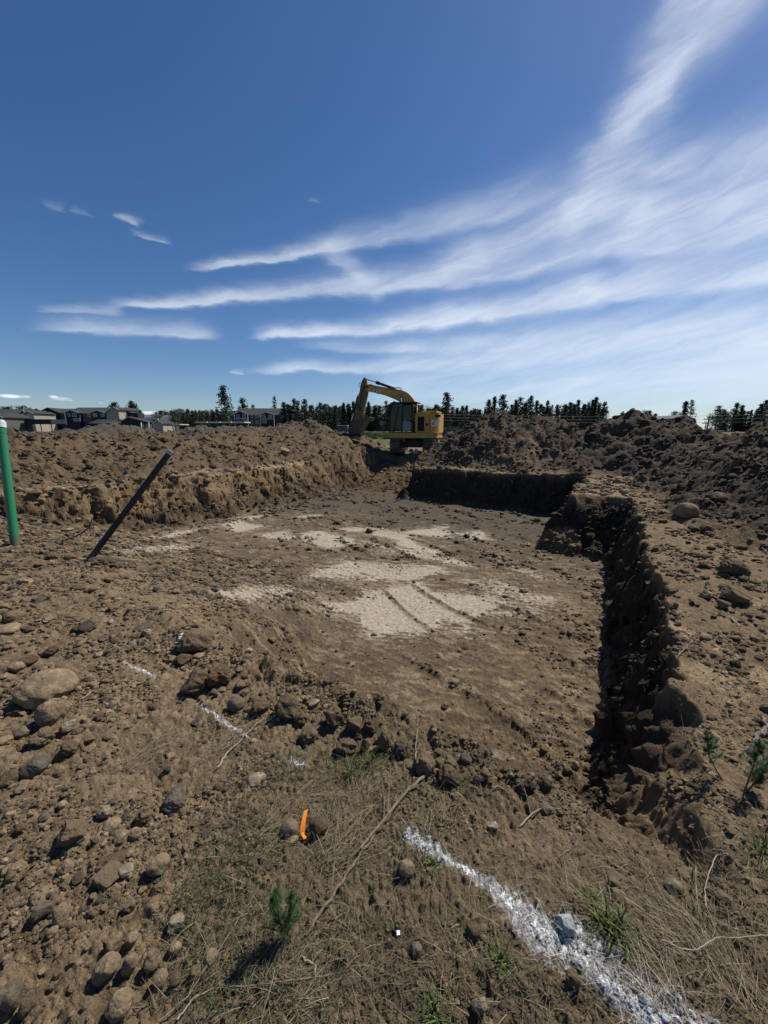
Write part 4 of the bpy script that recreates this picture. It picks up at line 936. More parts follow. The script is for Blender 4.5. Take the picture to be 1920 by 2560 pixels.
# orange ribbon and tape
M_OR = mat('orange_tape', (.90, .27, .03), .5, spec=.3)
def strip(name, P_, w, m, label, cat, thick=.001):
    """ribbon of width w through points with a given side direction"""
    mb = MB(); n = len(P_)
    vs = []
    for (p, s) in P_:
        p = Vector(p); s = Vector(s).normalized()*w/2; vs += [p-s, p+s]
    nrm = Vector((0, 0, 1))*thick
    vs2 = [q+nrm for q in vs]
    fs = [(2*i, 2*i+1, 2*i+3, 2*i+2) for i in range(n-1)]
    k = len(vs); fs += [tuple(j+k for j in f)[::-1] for f in fs]
    mb.add(vs+vs2, fs)
    return tag(mb.build(name, m, smooth=True), label, cat)
hb = hit(762, 2098); hz = hb[2]; sc_ = hb[3]/F
def rp_(u, v, dz): # point above the ground near the ribbon
    q = hit(u, v); return (q[0], q[1], q[2]+dz)
strip('ribbon', [(rp_(766, 2040, .030), (1, .2, .3)), (rp_(764, 2050, .034), (1, .1, .6)), (rp_(761, 2062, .030), (1, 0, .4)), (rp_(757, 2076, .020), (1, -.1, .2)), (rp_(757, 2088, .012), (1, .3, .1)), (rp_(764, 2098, .012), (.6, 1, .1)), (rp_(774, 2097, .022), (.1, 1, .4)), (rp_(781, 2088, .030), (-.2, 1, .8)), (rp_(776, 2082, .026), (-.5, 1, .2)), (rp_(770, 2086, .018), (-.6, .8, 0))],
      12*sc_, M_OR, 'crumpled orange survey ribbon lying between two cobbles', 'ribbon')
bpy.context.view_layer.update()
pc, nc = on_surface(OBJ_AT[(546, 1688)], 538, 1690)
if pc is None: pc = Vector(hit(538, 1690)[:3]); nc = Vector((0, 0, 1))
sc2 = 2.4/F
u_ = Vector((.45, .1, .9)).normalized(); s_ = Vector((.9, .1, -.4)).normalized()
strip('tape_end', [(pc+nc*.01-u_*9*sc2, s_*1), (pc+nc*.018-u_*3*sc2, s_), (pc+nc*.02+u_*4*sc2, s_), (pc+nc*.012+u_*9*sc2, (s_+u_*.5))], 10*sc2, M_OR, 'small orange tape end stuck to a clod on the pit lip', 'tape')
q = hit(-2, 1212); 
MB_ = MB(); 
strip('flag', [((q[0], q[1], q[2]+.02), (1, 0, 0)), ((q[0]+.01, q[1], q[2]+.12), (1, 0, .2)), ((q[0], q[1], q[2]+.26), (1, .2, 0))], .08, M_OR, 'sliver of orange marker at the left edge behind the green pipe', 'marker')
q = hit(995, 2337); tag(MB().prism([(-.006, -.005), (.005, -.006), (.007, .004), (-.004, .006)], 0, .002, 'z').build('paper_scrap', M_WHITE), 'tiny square white scrap on the bare soil at bottom centre', 'scrap').location = (q[0], q[1], q[2]+.009)
bpy.data.objects['paper_scrap'].rotation_euler = (.3, .2, .3)

# ------------------------------------------------------------------ branches, twigs
M_STICK = mat('dead_wood', (.17, .135, .095), .85, nscale=40, namt=.35, bump=.4); M_STICK2 = mat('bleached_wood', (.27, .23, .17), .85, nscale=40, namt=.2); M_ROOT = mat('root', (.16, .12, .10), .85, nscale=30, namt=.3)
def branch(uvs, r0, r1, m, label, lift=.012, cat='branch', name='branch', side=()):
    pts = []; R = random.Random(int(uvs[0][0]))
    H = hits(uvs)
    for i in range(len(uvs)-1):
        for k in range(6):
            f = k/6; p = Vector(H[i][:3])*(1-f)+Vector(H[i+1][:3])*f; p.x += R.uniform(-1, 1)*r0*.7; p.y += R.uniform(-1, 1)*r0*.7; pts.append(p)
    pts.append(Vector(H[-1][:3]))
    for p in pts: p.z = max(p.z, gz(p.x, p.y))+lift
    n = len(pts)
    for _ in range(3):
        for i in range(1, n-1): pts[i].z = max(pts[i].z, (pts[i-1].z+pts[i+1].z)/2)
    rs = [r0+(r1-r0)*i/(n-1) for i in range(n)]
    mb = MB().tube(pts, rs, 7)
    for f, l, a in side:
        i = int(f*(n-1)); d = (pts[min(i+1, n-1)]-pts[i-1]).normalized(); s = Vector((math.cos(a)*d.x-math.sin(a)*d.y, math.sin(a)*d.x+math.cos(a)*d.y, .25))
        mb.tube([pts[i], pts[i]+s*l*.5+Vector((0, 0, .01)), pts[i]+s*l], [rs[i]*.6, rs[i]*.4, .0008], 5)
    return tag(mb.build(name, m, smooth=True), label, cat)
branch([(768, 2345), (800, 2290), (850, 2220), (895, 2150), (950, 2075), (1000, 2010)], .0052, .0036, M_STICK, 'long grey stick lying diagonally right of the orange ribbon', side=((.3, .12, .7), (.6, .15, -.6), (.85, .1, .6)))
branch([(900, 2130), (960, 2060), (1015, 1990), (1068, 1942)], .0045, .0065, M_STICK, 'fallen branch whose thick end rests on the front lip clods', side=((.4, .2, .6), (.7, .12, -.7)), lift=.02)
branch([(1038, 1915), (1040, 1870), (1043, 1830), (1046, 1800)], .0028, .0015, M_STICK2, 'thin pale stalk standing up in front of the lip clods', lift=.01, cat='stalk', name='stalk')
branch([(400, 2560), (470, 2500), (520, 2420), (545, 2390), (600, 2300), (640, 2240)], .0024, .0014, M_STICK, 'long thin brown stalk crossing the bottom left weeds', side=((.2, .1, .5),))
branch([(445, 2555), (480, 2510), (530, 2480)], .003, .001, M_STICK2, 'split straw-coloured stalk at the bottom, right of the oval cobble', cat='stalk', name='stalk')
branch([(560, 2480), (640, 2470), (720, 2460), (860, 2440), (890, 2400), (900, 2395)], .0018, .001, M_STICK, 'curved grey twig below the green sapling', side=((.5, .08, 1.), (.7, .1, -.8)), cat='twig', name='twig')
branch([(755, 2395), (765, 2410), (790, 2422), (788, 2440), (790, 2450)], .003, .002, M_STICK2, 'small forked bleached twig near the bottom centre', cat='twig', name='twig', side=((.4, .04, 1.2),))
branch([(1815, 2150), (1785, 2160), (1768, 2200), (1758, 2240), (1760, 2280), (1780, 2330)], .0022, .0012, M_STICK2, 'pale hooked stalk curving down at the right', lift=.03, cat='stalk', name='stalk')
branch([(1715, 2160), (1735, 2240), (1742, 2300), (1765, 2350)], .0025, .0012, M_STICK, 'thin straight stalk left of the pale hooked one', lift=.03, cat='stalk', name='stalk')
branch([(1650, 2368), (1700, 2390), (1740, 2394), (1790, 2365), (1850, 2362), (1920, 2355)], .0021, .0012, M_STICK2, 'bowed yellowish stalk near the bottom right', lift=.03, cat='stalk', name='stalk')
branch([(1908, 1800), (1915, 1825), (1905, 1838), (1886, 1845), (1890, 1868)], .013, .010, M_ROOT, 'thick crooked root piece at the right edge', cat='root', name='root')
branch([(1940, 1842), (1905, 1840)], .011, .010, M_ROOT, 'short root stub joining the crooked root at the right edge', cat='root', name='root')
branch([(1826, 1548), (1850, 1570)], .008, .005, M_STICK2, 'short white stick on the right verge', cat='stick', name='stick')
branch([(1905, 1370), (1918, 1384), (1940, 1390)], .008, .005, M_ROOT, 'short reddish stick among clods at the right edge', cat='stick', name='stick')
branch([(1690, 1650), (1712, 1625), (1732, 1604)], .003, .0015, M_STICK2, 'thin twig overhanging the right pit wall', cat='twig', name='twig')
branch([(1300, 2070), (1330, 2040), (1360, 2025), (1400, 2028)], .003, .0012, M_STICK2, 'forked bleached twig right of the cream stone', cat='twig', name='twig', side=((.3, .1, .8),))
branch([(1230, 1975), (1255, 1980), (1275, 1992)], .006, .003, M_STICK, 'short dark twig in front of the broad clod', cat='twig', name='twig')
branch([(205, 1752), (235, 1730), (270, 1722)], .004, .002, M_STICK2, 'curved dry stem right of the largest boulder', cat='twig', name='twig')
branch([(545, 1925), (570, 1890), (610, 1850), (630, 1830), (660, 1800)], .004, .002, M_STICK2, 'wisp of matted straw stem right of the lower paint dash', cat='stalk', name='stalk')
branch([(1110, 1540), (1112, 1500)], .001, .001, M_STICK, 'thin dead stem on the near floor', cat='twig', name='twig') if False else None

# ------------------------------------------------------------------ dead grass and weeds
M_GRASS = bpy.data.materials.new('dead_grass'); M_GRASS.use_nodes = True
_b = M_GRASS.node_tree.nodes['Principled BSDF']; _a = M_GRASS.node_tree.nodes.new('ShaderNodeAttribute'); _a.attribute_name = 'Col'
M_GRASS.node_tree.links.new(_a.outputs['Color'], _b.inputs['Base Color']); _b.inputs['Roughness'].default_value = .8; _b.inputs['Specular IOR Level'].default_value = .2
def blades(name, x, y, L, w, up, cols, seed, label, cat, z=None, segs=3, az=None):
    R = np.random.default_rng(seed); n = len(x)
    z = zat(x, y) if z is None else z
    th = R.uniform(0, 2*np.pi, n) if az is None else az
    d = np.stack([np.cos(th), np.sin(th), np.zeros(n)], 1); side = np.stack([-np.sin(th), np.cos(th), np.zeros(n)], 1)
    bend = R.normal(0, .16, n); P0 = np.stack([x, y, z], 1); V = []
    p = P0.copy(); dirn = d*np.cos(up)[:, None]; dirn[:, 2] = np.sin(up)
    droop = R.uniform(.15, .6, n)
    for k in range(segs+1):
        ww = (w*(1-.75*k/segs))[:, None]*side
        V += [p-ww, p+ww]
        st = (L/segs)[:, None]*dirn; p = p+st
        dirn = dirn+side*bend[:, None]*.5; dirn[:, 2] -= droop*.5; dirn /= np.linalg.norm(dirn, axis=1)[:, None]
        g_ = np.maximum(p[:, 2], z+.004) if L.max() < .4 else p[:, 2]; p[:, 2] = g_
    V = np.stack(V, 1); m = 2*(segs+1)
    cols = cols+(np.array((.5, .5, .5))-cols)*(.75*paint_at(x, y))[:, None]*(R.random(n) > .25)[:, None]
    f = np.array([[2*i, 2*i+1, 2*i+3, 2*i+2] for i in range(segs)])
    FF = (f[None]+np.arange(n)[:, None, None]*m).reshape(-1, 4)
    return tag(np_mesh(name, V.reshape(-1, 3), FF, M_GRASS, None, False, np.repeat(cols, m, 0)), label, cat, kind='stuff')
def grass_cols(R, n, straw, green):
    base = np.array([(.36, .29, .18), (.26, .20, .12), (.13, .10, .07), (.17, .16, .09), (.09, .11, .05)])
    pr = np.array([straw*.5, straw*.5, 1-straw-green, green*.5, green*.5]); pr = pr/pr.sum()
    return base[R.choice(5, n, p=pr)]*R.uniform(.35, .85, (n, 1))
R = np.random.default_rng(11)
def uvcloud(blobs):
    P_ = []
    for (u, v, su, sv, n) in blobs:
        q = np.stack([R.normal(u, su, n), R.normal(v, sv, n)], 1); P_.append(q)
    P_ = np.concatenate(P_); P_ = P_[(P_[:, 1] > 1560)]
    return hits(P_)
GB = [(860, 2080, 110, 70, 1500), (700, 2230, 120, 110, 1800), (1000, 2000, 120, 40, 900), (820, 1960, 90, 35, 700), (620, 2420, 160, 90, 2000), (950, 2420, 220, 90, 2600), (1300, 2330, 200, 130, 1700),
      (1650, 2380, 160, 110, 3600), (1800, 2250, 120, 120, 1700), (1500, 2150, 120, 60, 900), (1780, 1950, 90, 120, 900), (1830, 1700, 80, 90, 500), (420, 1880, 90, 60, 550), (560, 1880, 50, 60, 300), (1200, 2150, 150, 70, 800), (600, 2080, 80, 80, 700), (1150, 1960, 90, 25, 350)]
H = uvcloud([(a_, b_, c_, d_, int(e_*.24)) for a_, b_, c_, d_, e_ in GB]); h_ab = ab(H[:, 0], H[:, 1]); k = ~((h_ab[0] > .1) & (h_ab[1] > .0)); H = H[k]; n = len(H)
sh_ = H[:, 0]; strawness = .5
cols = grass_cols(R, n, .50, .22)
blades('dry_grass', H[:, 0], H[:, 1], R.uniform(.025, .11, n), R.uniform(.0004, .0010, n), R.uniform(-.1, .75, n), cols, 1, 'matted dead grass and dry stalks on the near verge', 'dry grass', z=H[:, 2]+.004)
# combed tufts of straw
T = []
for (u, v, a0, cnt, ln) in [(905, 1965, 1.2, 70, .13), (840, 2140, .6, 110, .15), (820, 2080, 1.9, 60, .12), (330, 1905, .7, 70, .16), (570, 1865, .9, 60, .2), (390, 1870, .4, 60, .15), (1560, 2165, 2.6, 60, .12), (1700, 2330, 2.3, 110, .14), (1640, 2450, 2.1, 110, .14), (1830, 2460, 1.5, 90, .13), (780, 1990, .3, 70, .12), (500, 1900, .8, 40, .14), (1100, 2040, 1., 50, .1), (650, 2110, .5, 70, .12), (1480, 2260, 2., 40, .1), (720, 2480, .4, 70, .11)]:
    q = hit(u, v)
    for i in range(cnt): T.append((q[0]+R.normal(0, .045), q[1]+R.normal(0, .045), q[2], a0+R.normal(0, .55), ln*R.uniform(.4, 1.2)))
T = np.array(T); n = len(T)
blades('dry_grass', T[:, 0], T[:, 1], T[:, 4], R.uniform(.0007, .0014, n), R.uniform(.0, .5, n), grass_cols(R, n, .85, .05), 2, 'combed tufts of straw lying flat across the near verge', 'dry grass', z=zat(T[:, 0], T[:, 1])+.006, az=T[:, 3])
# low ground-hugging olive plants
GB2 = [(560, 2200, 60, 70, 700), (880, 1900, 70, 18, 500), (700, 1935, 60, 25, 350), (600, 2450, 120, 70, 900), (980, 1890, 40, 12, 160), (640, 2080, 60, 40, 400), (1660, 1620, 60, 30, 300), (1830, 1740, 60, 50, 260), (460, 2280, 40, 70, 300), (1050, 2140, 40, 40, 250), (1750, 2300, 90, 90, 400)]
H = uvcloud(GB2); h_ab = ab(H[:, 0], H[:, 1]); H = H[~((h_ab[0] > .1) & (h_ab[1] > .0))]; n = len(H)
c2 = np.array([(.060, .068, .034)])*R.uniform(.6, 1.5, (n, 1))
blades('ground_cover', H[:, 0], H[:, 1], R.uniform(.012, .035, n), R.uniform(.001, .0022, n), R.uniform(.1, 1.3, n), c2, 3, 'low olive green weeds creeping over the soil', 'ground cover', z=H[:, 2]+.002, segs=2)
def weed(u, v, hpx, n, col, label, name='weed', cat='weed', wid=.003, spread=.5):
    q = hit(u, v); h = hpx/F*q[3]; RR_ = np.random.default_rng(int(u))
    x = q[0]+RR_.normal(0, h*.22, n); y = q[1]+RR_.normal(0, h*.18, n)
    o = blades(name, x, y, RR_.uniform(.4, 1.1, n)*h*1.2, RR_.uniform(.5, 1, n)*wid, RR_.uniform(.35, 1.4, n), np.array([col])*RR_.uniform(.35, .95, (n, 1))*np.array((1.0, .9, 1.)), int(v), label, cat, z=np.full(n, q[2]-.004), segs=4)
    del o['kind']; return o
weed(1530, 2330, 60, 150, (.14, .20, .045), 'bright green leafy weed beside the sprayed stone', wid=.0055)
weed(1480, 2260, 34, 50, (.16, .22, .05), 'small green sprig above left of the bright leafy weed', wid=.003)
weed(1256, 2400, 46, 60, (.10, .17, .04), 'small green weed left below the white paint line', wid=.003)
weed(1090, 2168, 36, 30, (.20, .27, .05), 'tiny lime green weed touching the white paint line', wid=.003)
weed(930, 1910, 36, 80, (.12, .16, .05), 'green weed under the middle of the lip clods', wid=.0025)
weed(1085, 2530, 50, 60, (.10, .16, .04), 'green weed at the bottom edge of the picture', wid=.003)
weed(880, 1935, 40, 60, (.14, .16, .06), 'dull green weed left of the one under the lip clods', wid=.0025)
weed(1910, 2130, 60, 60, (.10, .15, .05), 'green weed at the right edge below the pine seedlings', wid=.003)
# pine seedlings
M_NEEDLE = mat('pine_needles', (.032, .070, .018), .6, nscale=30, namt=.3); M_STEM = mat('green_stem', (.10, .09, .04), .8)
def seedling(u, v, h, stems, label, seed, lean=(0, 0)):
    q = hit(u, v); r = empty('pine_seedling', q[:3], 0, label=label, cat='seedling'); R = random.Random(seed)
    for (dx, dy, hh) in stems:
        top = Vector((dx+lean[0], dy+lean[1], hh)); base = Vector((dx*.15, dy*.15, -.01)); midp = base.lerp(top, .5)+Vector((dx*.2, dy*.2, 0))
        MB().tube([base, midp, top], [.0035, .0028, .0015], 6).build('stem', M_STEM, r)
        Vs = []; Fs = []; tips = []; tw = MB()
        for i in range(int(13*hh/.2)):
            f = .15+.8*R.random(); p = base.lerp(midp, f*2) if f < .5 else midp.lerp(top, f*2-1)
            a = R.uniform(0, 6.283); L = R.uniform(.02, .06)*(1.15-f)*hh/.2; e_ = p+Vector((math.cos(a)*L, math.sin(a)*L, L*R.uniform(.5, 1.4))); tw.tube([p, e_], [.0014, .0007], 4); tips.append((p, e_))
        tips += [(midp, top)]*3
        for i in range(int(1300*hh/.2)):
            A_, B_ = R.choice(tips); p = A_.lerp(B_, R.uniform(.3, 1.02))
            a = R.uniform(0, 6.283); up_ = R.uniform(-.2, 1.4); L = R.uniform(.012, .036)
            d = Vector((math.cos(a)*math.cos(up_), math.sin(a)*math.cos(up_), math.sin(up_))); s = d.cross(Vector((0, 0, 1))).normalized()*.0007
            k = len(Vs); Vs += [p-s, p+s, p+d*L]; Fs.append((k, k+1, k+2))
        tw.build('twig', M_STEM, r)
        MB().add(Vs, Fs).build('needles', M_NEEDLE, r)
    return r
seedling(712, 2345, .19, [(-.018, 0, .20), (.026, .01, .16)], 'green pine seedling in the foreground left of the long stick', 1)
seedling(1858, 1980, .26, [(.02, .0, .27), (.09, .01, .16), (.13, .03, .2)], 'larger green pine seedling at the right edge', 2)
seedling(1825, 1962, .2, [(-.11, .05, .24)], 'thin leaning pine seedling left of the larger one at the right edge', 3)

# ------------------------------------------------------------------ excavator
M_YEL = mat('machine_yellow', (.50, .285, .062), .42, nscale=5, namt=.14, spec=.4, bump=.03); M_YEL2 = mat('dusty_yellow', (.17, .115, .060), .7, nscale=9, namt=.3)
M_DARK = mat('machine_black', (.012, .013, .015), .5, nscale=6, namt=.4); M_STEEL = mat('worn_steel', (.10, .085, .07), .6, .3, nscale=10, namt=.4)
M_TRACK = mat('track_steel', (.12, .105, .085), .65, .2, nscale=14, namt=.4); M_CHROME = mat('chrome_rod', (.6, .6, .6), .18, 1.); M_GRILL = mat('grille', (.008, .008, .008), .8)
M_RED = mat('red_lens', (.3, .02, .01), .3); M_TXT = mat('logo_white', (.75, .75, .72), .5); M_TRI = mat('logo_yellow', (.72, .42, .03), .5); M_PANEL = mat('cab_panel_reflection', (.20, .24, .23), .5)
M_SEAT = mat('seat_cloth', (.03, .04, .045), .8)
M_GLASS = bpy.data.materials.new('tinted_glass'); M_GLASS.use_nodes = True; q = G(M_GLASS.node_tree); nt = M_GLASS.node_tree; nt.nodes.remove(nt.nodes['Principled BSDF'])
t_ = q.n('ShaderNodeBsdfTransparent'); t_.inputs[0].default_value = (.20, .26, .28, 1); gl = q.n('ShaderNodeBsdfGlossy'); gl.inputs['Roughness'].default_value = .05; gl.inputs[0].default_value = (.8, .9, .9, 1)
fr = q.n('ShaderNodeFresnel'); fr.inputs[0].default_value = 1.5; ms = q.n('ShaderNodeMixShader'); q.put(ms.inputs[0], q.m('MULTIPLY', fr.outputs[0], .75)); nt.links.new(t_.outputs[0], ms.inputs[1]); nt.links.new(gl.outputs[0], ms.inputs[2])
nt.links.new(ms.outputs[0], nt.nodes['Material Output'].inputs[0])

EY = 24.0; ex, ey, ez = far(1037, 1130, EY); YAW = math.radians(162)
EX = empty('excavator', (ex, ey, ez), YAW, label='yellow tracked excavator with its boom raised, standing at the top of the ramp', cat='excavator')
cosy = math.cos(math.radians(18)); s0 = EY/F/5.53*.985
def LX(zx): return (1090-zx)*s0/cosy
def LZ(zy): return (1130-zy)*s0
def Lp(*a): return [(LX(x), LZ(y)) for x, y in a]
# undercarriage: tracks run toward the camera and away to the right
def sub_empty(name, loc, rz, parent):
    e = empty(name, loc, rz); e.name = name; adopt(e, parent); return e
UR = math.radians(90-14)-YAW      # heading of the undercarriage in machine axes
cu, su_ = math.cos(UR), math.sin(UR)
def U2(x, y, z): return (cu*x-su_*y, su_*x+cu*y, z)
class MBU(MB):
    def add(s, vs, fs): return super().add([U2(*p) for p in vs], fs)
MBU().box(-.9, .9, -.55, .55, .32, .72).build('undercarriage', M_DARK, EX, .04)
MB().tube([(0, 0, .66), (0, 0, .98)], .62, 28).build('slew_ring', M_DARK, EX, smooth=True)
hw = .30; tl = 1.50; th = .40
for sy_ in (-1, 1):
    yc = sy_*1.0
    mb = MBU(); N = 28; out = []
    for i in range(N+1): a = math.pi/2+math.pi*i/N; out.append((-tl+th+math.cos(a)*th, th+.02+math.sin(a)*th))
    for i in range(N+1): a = -math.pi/2+math.pi*i/N; out.append((tl-th+math.cos(a)*th, th+.02+math.sin(a)*th))
    mb.prism([(x, z) for x, z in out], yc-hw*.72, yc+hw*.72).build('track_chain', M_DARK, EX)
    MBU().prism([(-tl+.45, .25), (tl-.45, .25), (tl-.55, .60), (-tl+.55, .60)], yc-sy_*.05-.20, yc-sy_*.05+.26).build('track_frame', M_YEL2, EX)
    for xx, nm in ((-tl+th, 'sprocket'), (tl-th, 'idler')):
        m_ = MBU(); m_.tube([(xx, yc-.22, th+.02), (xx, yc+.22, th+.02)], .27, 20); m_.tube([(xx, yc-.24, th+.02), (xx, yc+.24, th+.02)], .12, 12); m_.build(nm, M_STEEL, EX)
    for i in range(6):
        xx = -tl+.75+i*(2*tl-1.5)/5; MBU().tube([(xx, yc-.2, .17), (xx, yc+.2, .17)], .1, 12).build('roller', M_STEEL, EX)
    # shoes: one grouser plate each
    per = 2*(2*(tl-th))+2*math.pi*th; n = 42; pm = None
    for i in range(n):
        s = per*i/n; Ls = 2*(tl-th)
        if s < Ls: px_, pz_, an = -tl+th+s, 2*th+.02, 0
        elif s < Ls+math.pi*th: a = (s-Ls)/th; px_, pz_, an = tl-th+math.sin(a)*th, th+.02+math.cos(a)*th, -a
        elif s < 2*Ls+math.pi*th: px_, pz_, an = tl-th-(s-Ls-math.pi*th), .02, -math.pi
        else: a = (s-2*Ls-math.pi*th)/th; px_, pz_, an = -tl+th-math.sin(a)*th, th+.02-math.cos(a)*th, -math.pi-a
        if pm is None:
            o = MB().add(*(lambda m_: (m_.v, m_.f))(MB().box(-.078, .078, -hw, hw, .0, .022).box(-.07, -.05, -hw, hw, .02, .05).box(-.01, .01, -hw, hw, .02, .045).box(.05, .07, -hw, hw, .02, .05))).build('track_shoe', M_TRACK, EX); pm = o
        else:
            o = pm.copy(); COL.objects.link(o); adopt(o, EX)
        cx, cy, cz = U2(px_, yc, pz_); o.location = (cx, cy, cz); o.rotation_euler = (Matrix.Rotation(UR, 3, 'Z') @ Matrix.Rotation(-an, 3, 'Y')).to_euler()
# upper body
X0, X1 = LX(1432), LX(803)           # tail, front
z0, z1 = LZ(935), LZ(868)
def rounded(x0, x1, y0, y1, r, n=6, front=False):
    P_ = []
    for (cx, cy, a0) in ((x0+r, y1-r, 90), (x0+r, y0+r, 180)):
        for i in range(n+1):
            a = math.radians(a0+90*i/n); P_.append((cx+r*math.cos(a), cy+r*math.sin(a)))
    P_ += [(x1, y0), (x1, y1)]
    return P_
YW = 1.18
MB().prism(rounded(X0+.06, X1, -YW, YW, .5), z0, z1, 'z').build('deck', M_YEL, EX, .015)
MB().prism(rounded(X0+.10, X1-.05, -YW+.05, YW-.05, .5), z0-.06, z0, 'z').build('deck_skirt', M_DARK, EX)
xs = LX(1325)
MB().prism(rounded(X0, xs-.012, -YW, YW, .55, 10), z1+.003, LZ(625), 'z').build('counterweight', M_YEL, EX, .06, True)
MB().box(xs-.010, LX(1145), -YW+.01, YW-.01, z1+.003, LZ(612)).build('engine_housing', M_YEL, EX, .05, True)
MB().box(LX(1262), LX(1178), YW-.012, YW+.004, LZ(850), LZ(662)).build('engine_grille', M_GRILL, EX)
pd = MB()
for a_, b_, c_, d_ in ((LX(1275), LX(1262), LZ(858), LZ(650)), (LX(1178), LX(1165), LZ(858), LZ(650))): pd.box(a_, b_, YW-.01, YW+.025, c_, d_)
pd.box(LX(1262), LX(1178), YW-.01, YW+.025, LZ(662), LZ(650)).box(LX(1262), LX(1178), YW-.01, YW+.025, LZ(858), LZ(848)); pd.build('door_frame', M_YEL, EX)
for i in range(9):
    zz = LZ(845)+i*(LZ(668)-LZ(845))/8.5; MB().box(LX(1260), LX(1180), YW+.002, YW+.012, zz, zz+.03).build('grille_slat', M_DARK, EX)
MB().box(LX(1308), LX(1280), YW-.01, YW+.012, LZ(782), LZ(748)).build('fuel_door', M_DARK, EX)
MB().box(xs-.011, xs+.006, -YW+.0, YW+.003, z1+.01, LZ(615)).build('seam', M_DARK, EX)
MB().prism([(LX(1290), LZ(868)), (LX(1330), LZ(828)), (LX(1350), LZ(828)), (LX(1310), LZ(872))], YW-.02, YW+.035).build('body_crease', M_YEL, EX)
MB().prism([(LX(1430), LZ(885)), (LX(1290), LZ(885)), (LX(1290), LZ(868)), (LX(1430), LZ(868))], YW-.30, YW+.002).build('rear_step', M_YEL, EX)
MB().prism([(LX(1448), LZ(640)), (LX(1375), LZ(640)), (LX(1390), LZ(668)), (LX(1448), LZ(672))], YW-.35, YW-.10).build('vent_recess', M_DARK, EX)
# engine hood, exhaust, rails
MB().box(LX(1400), LX(1200), -YW+.2, YW-.25, LZ(612), LZ(590)).build('engine_hood', M_YEL, EX, .03)
MB().tube([(LX(1340), -.5, LZ(600)), (LX(1340), -.5, LZ(560)), (LX(1350), -.5, LZ(548))], .05, 12).build('exhaust_pipe', M_DARK, EX)
for yy in (YW-.25, -.2): 
    MB().tube([(LX(1210), yy, LZ(600)), (LX(1208), yy, LZ(532)), (LX(1300), yy, LZ(532)), (LX(1302), yy, LZ(600))], .016, 8).build('handrail', M_DARK, EX, smooth=True)
MB().tube([(LX(1210), YW-.25, LZ(575)), (LX(1300), YW-.25, LZ(575))], .013, 8).build('handrail', M_DARK, EX)
# cab
cy0, cy1 = YW-1.02, YW-.01
cb = z1+.004; ct = LZ(492)
pf = [(LX(800), cb), (LX(806), LZ(700)), (LX(836), ct)]      # front slope
pb = [(LX(1112), cb), (LX(1112), ct)]
MB().box(LX(1112), LX(803), cy0, cy1, cb, cb+.05).build('cab_floor', M_DARK, EX)
rf_ = MB().prism([(LX(1200)+.15, ct), (LX(820), ct-.02), (LX(818), ct+.03), (LX(850), ct+.075), (LX(1180)+.15, ct+.075), (LX(1205)+.15, ct+.03)], cy0-.03, cy1+.02).build('cab_roof', M_DARK, EX, .02, True)
def post(a, b, y, w=.035): 
    return MB().prism([(a[0]-w, a[1]), (a[0]+w, a[1]), (b[0]+w, b[1]), (b[0]-w, b[1])], y-.035, y+.035).build('cab_pillar', M_DARK, EX)
for y_ in (cy0+.035, cy1-.035):
    post((LX(806)-.03, cb), (LX(812)-.03, LZ(700)), y_); post((LX(812)-.03, LZ(700)), (LX(840)-.03, ct), y_)
    post((LX(975), cb), (LX(985), ct), y_, .045); post((LX(1106), cb), (LX(1106), ct), y_, .05); post((LX(870), cb), (LX(930), ct), y_, .03) if y_ > cy0+.1 else None
# door: slant-edged lower panel, grey-green reflection put into its colour, upper glass, handle
dr = MB().prism(Lp((985, 850), (985, 720), (1080, 720), (1108, 770), (1108, 800), (1060, 850)), cy1-.03, cy1-.005).build('door_panel', M_PANEL, EX)
MB().prism(Lp((978, 718), (1110, 718), (1110, 706), (978, 706)), cy1-.035, cy1+.006).build('door_rail', M_DARK, EX)
MB().box(LX(1030), LX(1012), cy1, cy1+.03, LZ(716), LZ(706)).build('door_handle', M_WHITE, EX)
MB().prism(Lp((990, 704), (990, 530), (1010, 515), (1080, 515), (1100, 540), (1100, 704)), cy1-.020, cy1-.014).build('window_pane', M_GLASS, EX)
MB().prism(Lp((978, 850), (870, 850), (935, 505), (978, 505)), cy1-.020, cy1-.014).build('window_pane', M_GLASS, EX)
MB().prism(Lp((865, 850), (812, 850), (818, 700), (845, 505), (925, 505)), cy1-.020, cy1-.014).build('window_pane', M_GLASS, EX)
MB().prism(Lp((1095, 700), (850, 700), (865, 505), (1095, 505)), cy0+.014, cy0+.02).build('window_pane', M_GLASS, EX)
MB().prism([(cy0+.07, LZ(700)), (cy1-.07, LZ(700)), (cy1-.07, LZ(510)), (cy0+.07, LZ(510))], LX(1110), LX(1110)+.006, 'x').build('rear_window', M_GLASS, EX)
MB().box(LX(1112), LX(1108), cy0+.05, cy1-.05, cb, LZ(712)).build('cab_rear_panel', M_DARK, EX)
MB().prism([(LX(812), cb+.06), (LX(806), LZ(702)), (LX(812), LZ(702)), (LX(818), cb+.06)], cy0+.07, cy1-.07).build('windscreen', M_GLASS, EX)
MB().prism([(LX(818), LZ(698)), (LX(846), ct), (LX(852), ct), (LX(824), LZ(698))], cy0+.07, cy1-.07).build('windscreen', M_GLASS, EX)
se = MB().box(LX(1080), LX(960), cy0+.25, cy1-.25, LZ(760), LZ(725)).build('seat', M_SEAT, EX, .03)
MB().prism(Lp((1090, 740), (1060, 740), (1040, 590), (1065, 570), (1080, 600)), cy0+.27, cy1-.27).build('seat_back', M_SEAT, EX, .03)
MB().box(LX(1060), LX(1035), cy0+.38, cy1-.38, LZ(578), LZ(540)).build('head_rest', M_SEAT, EX, .02)
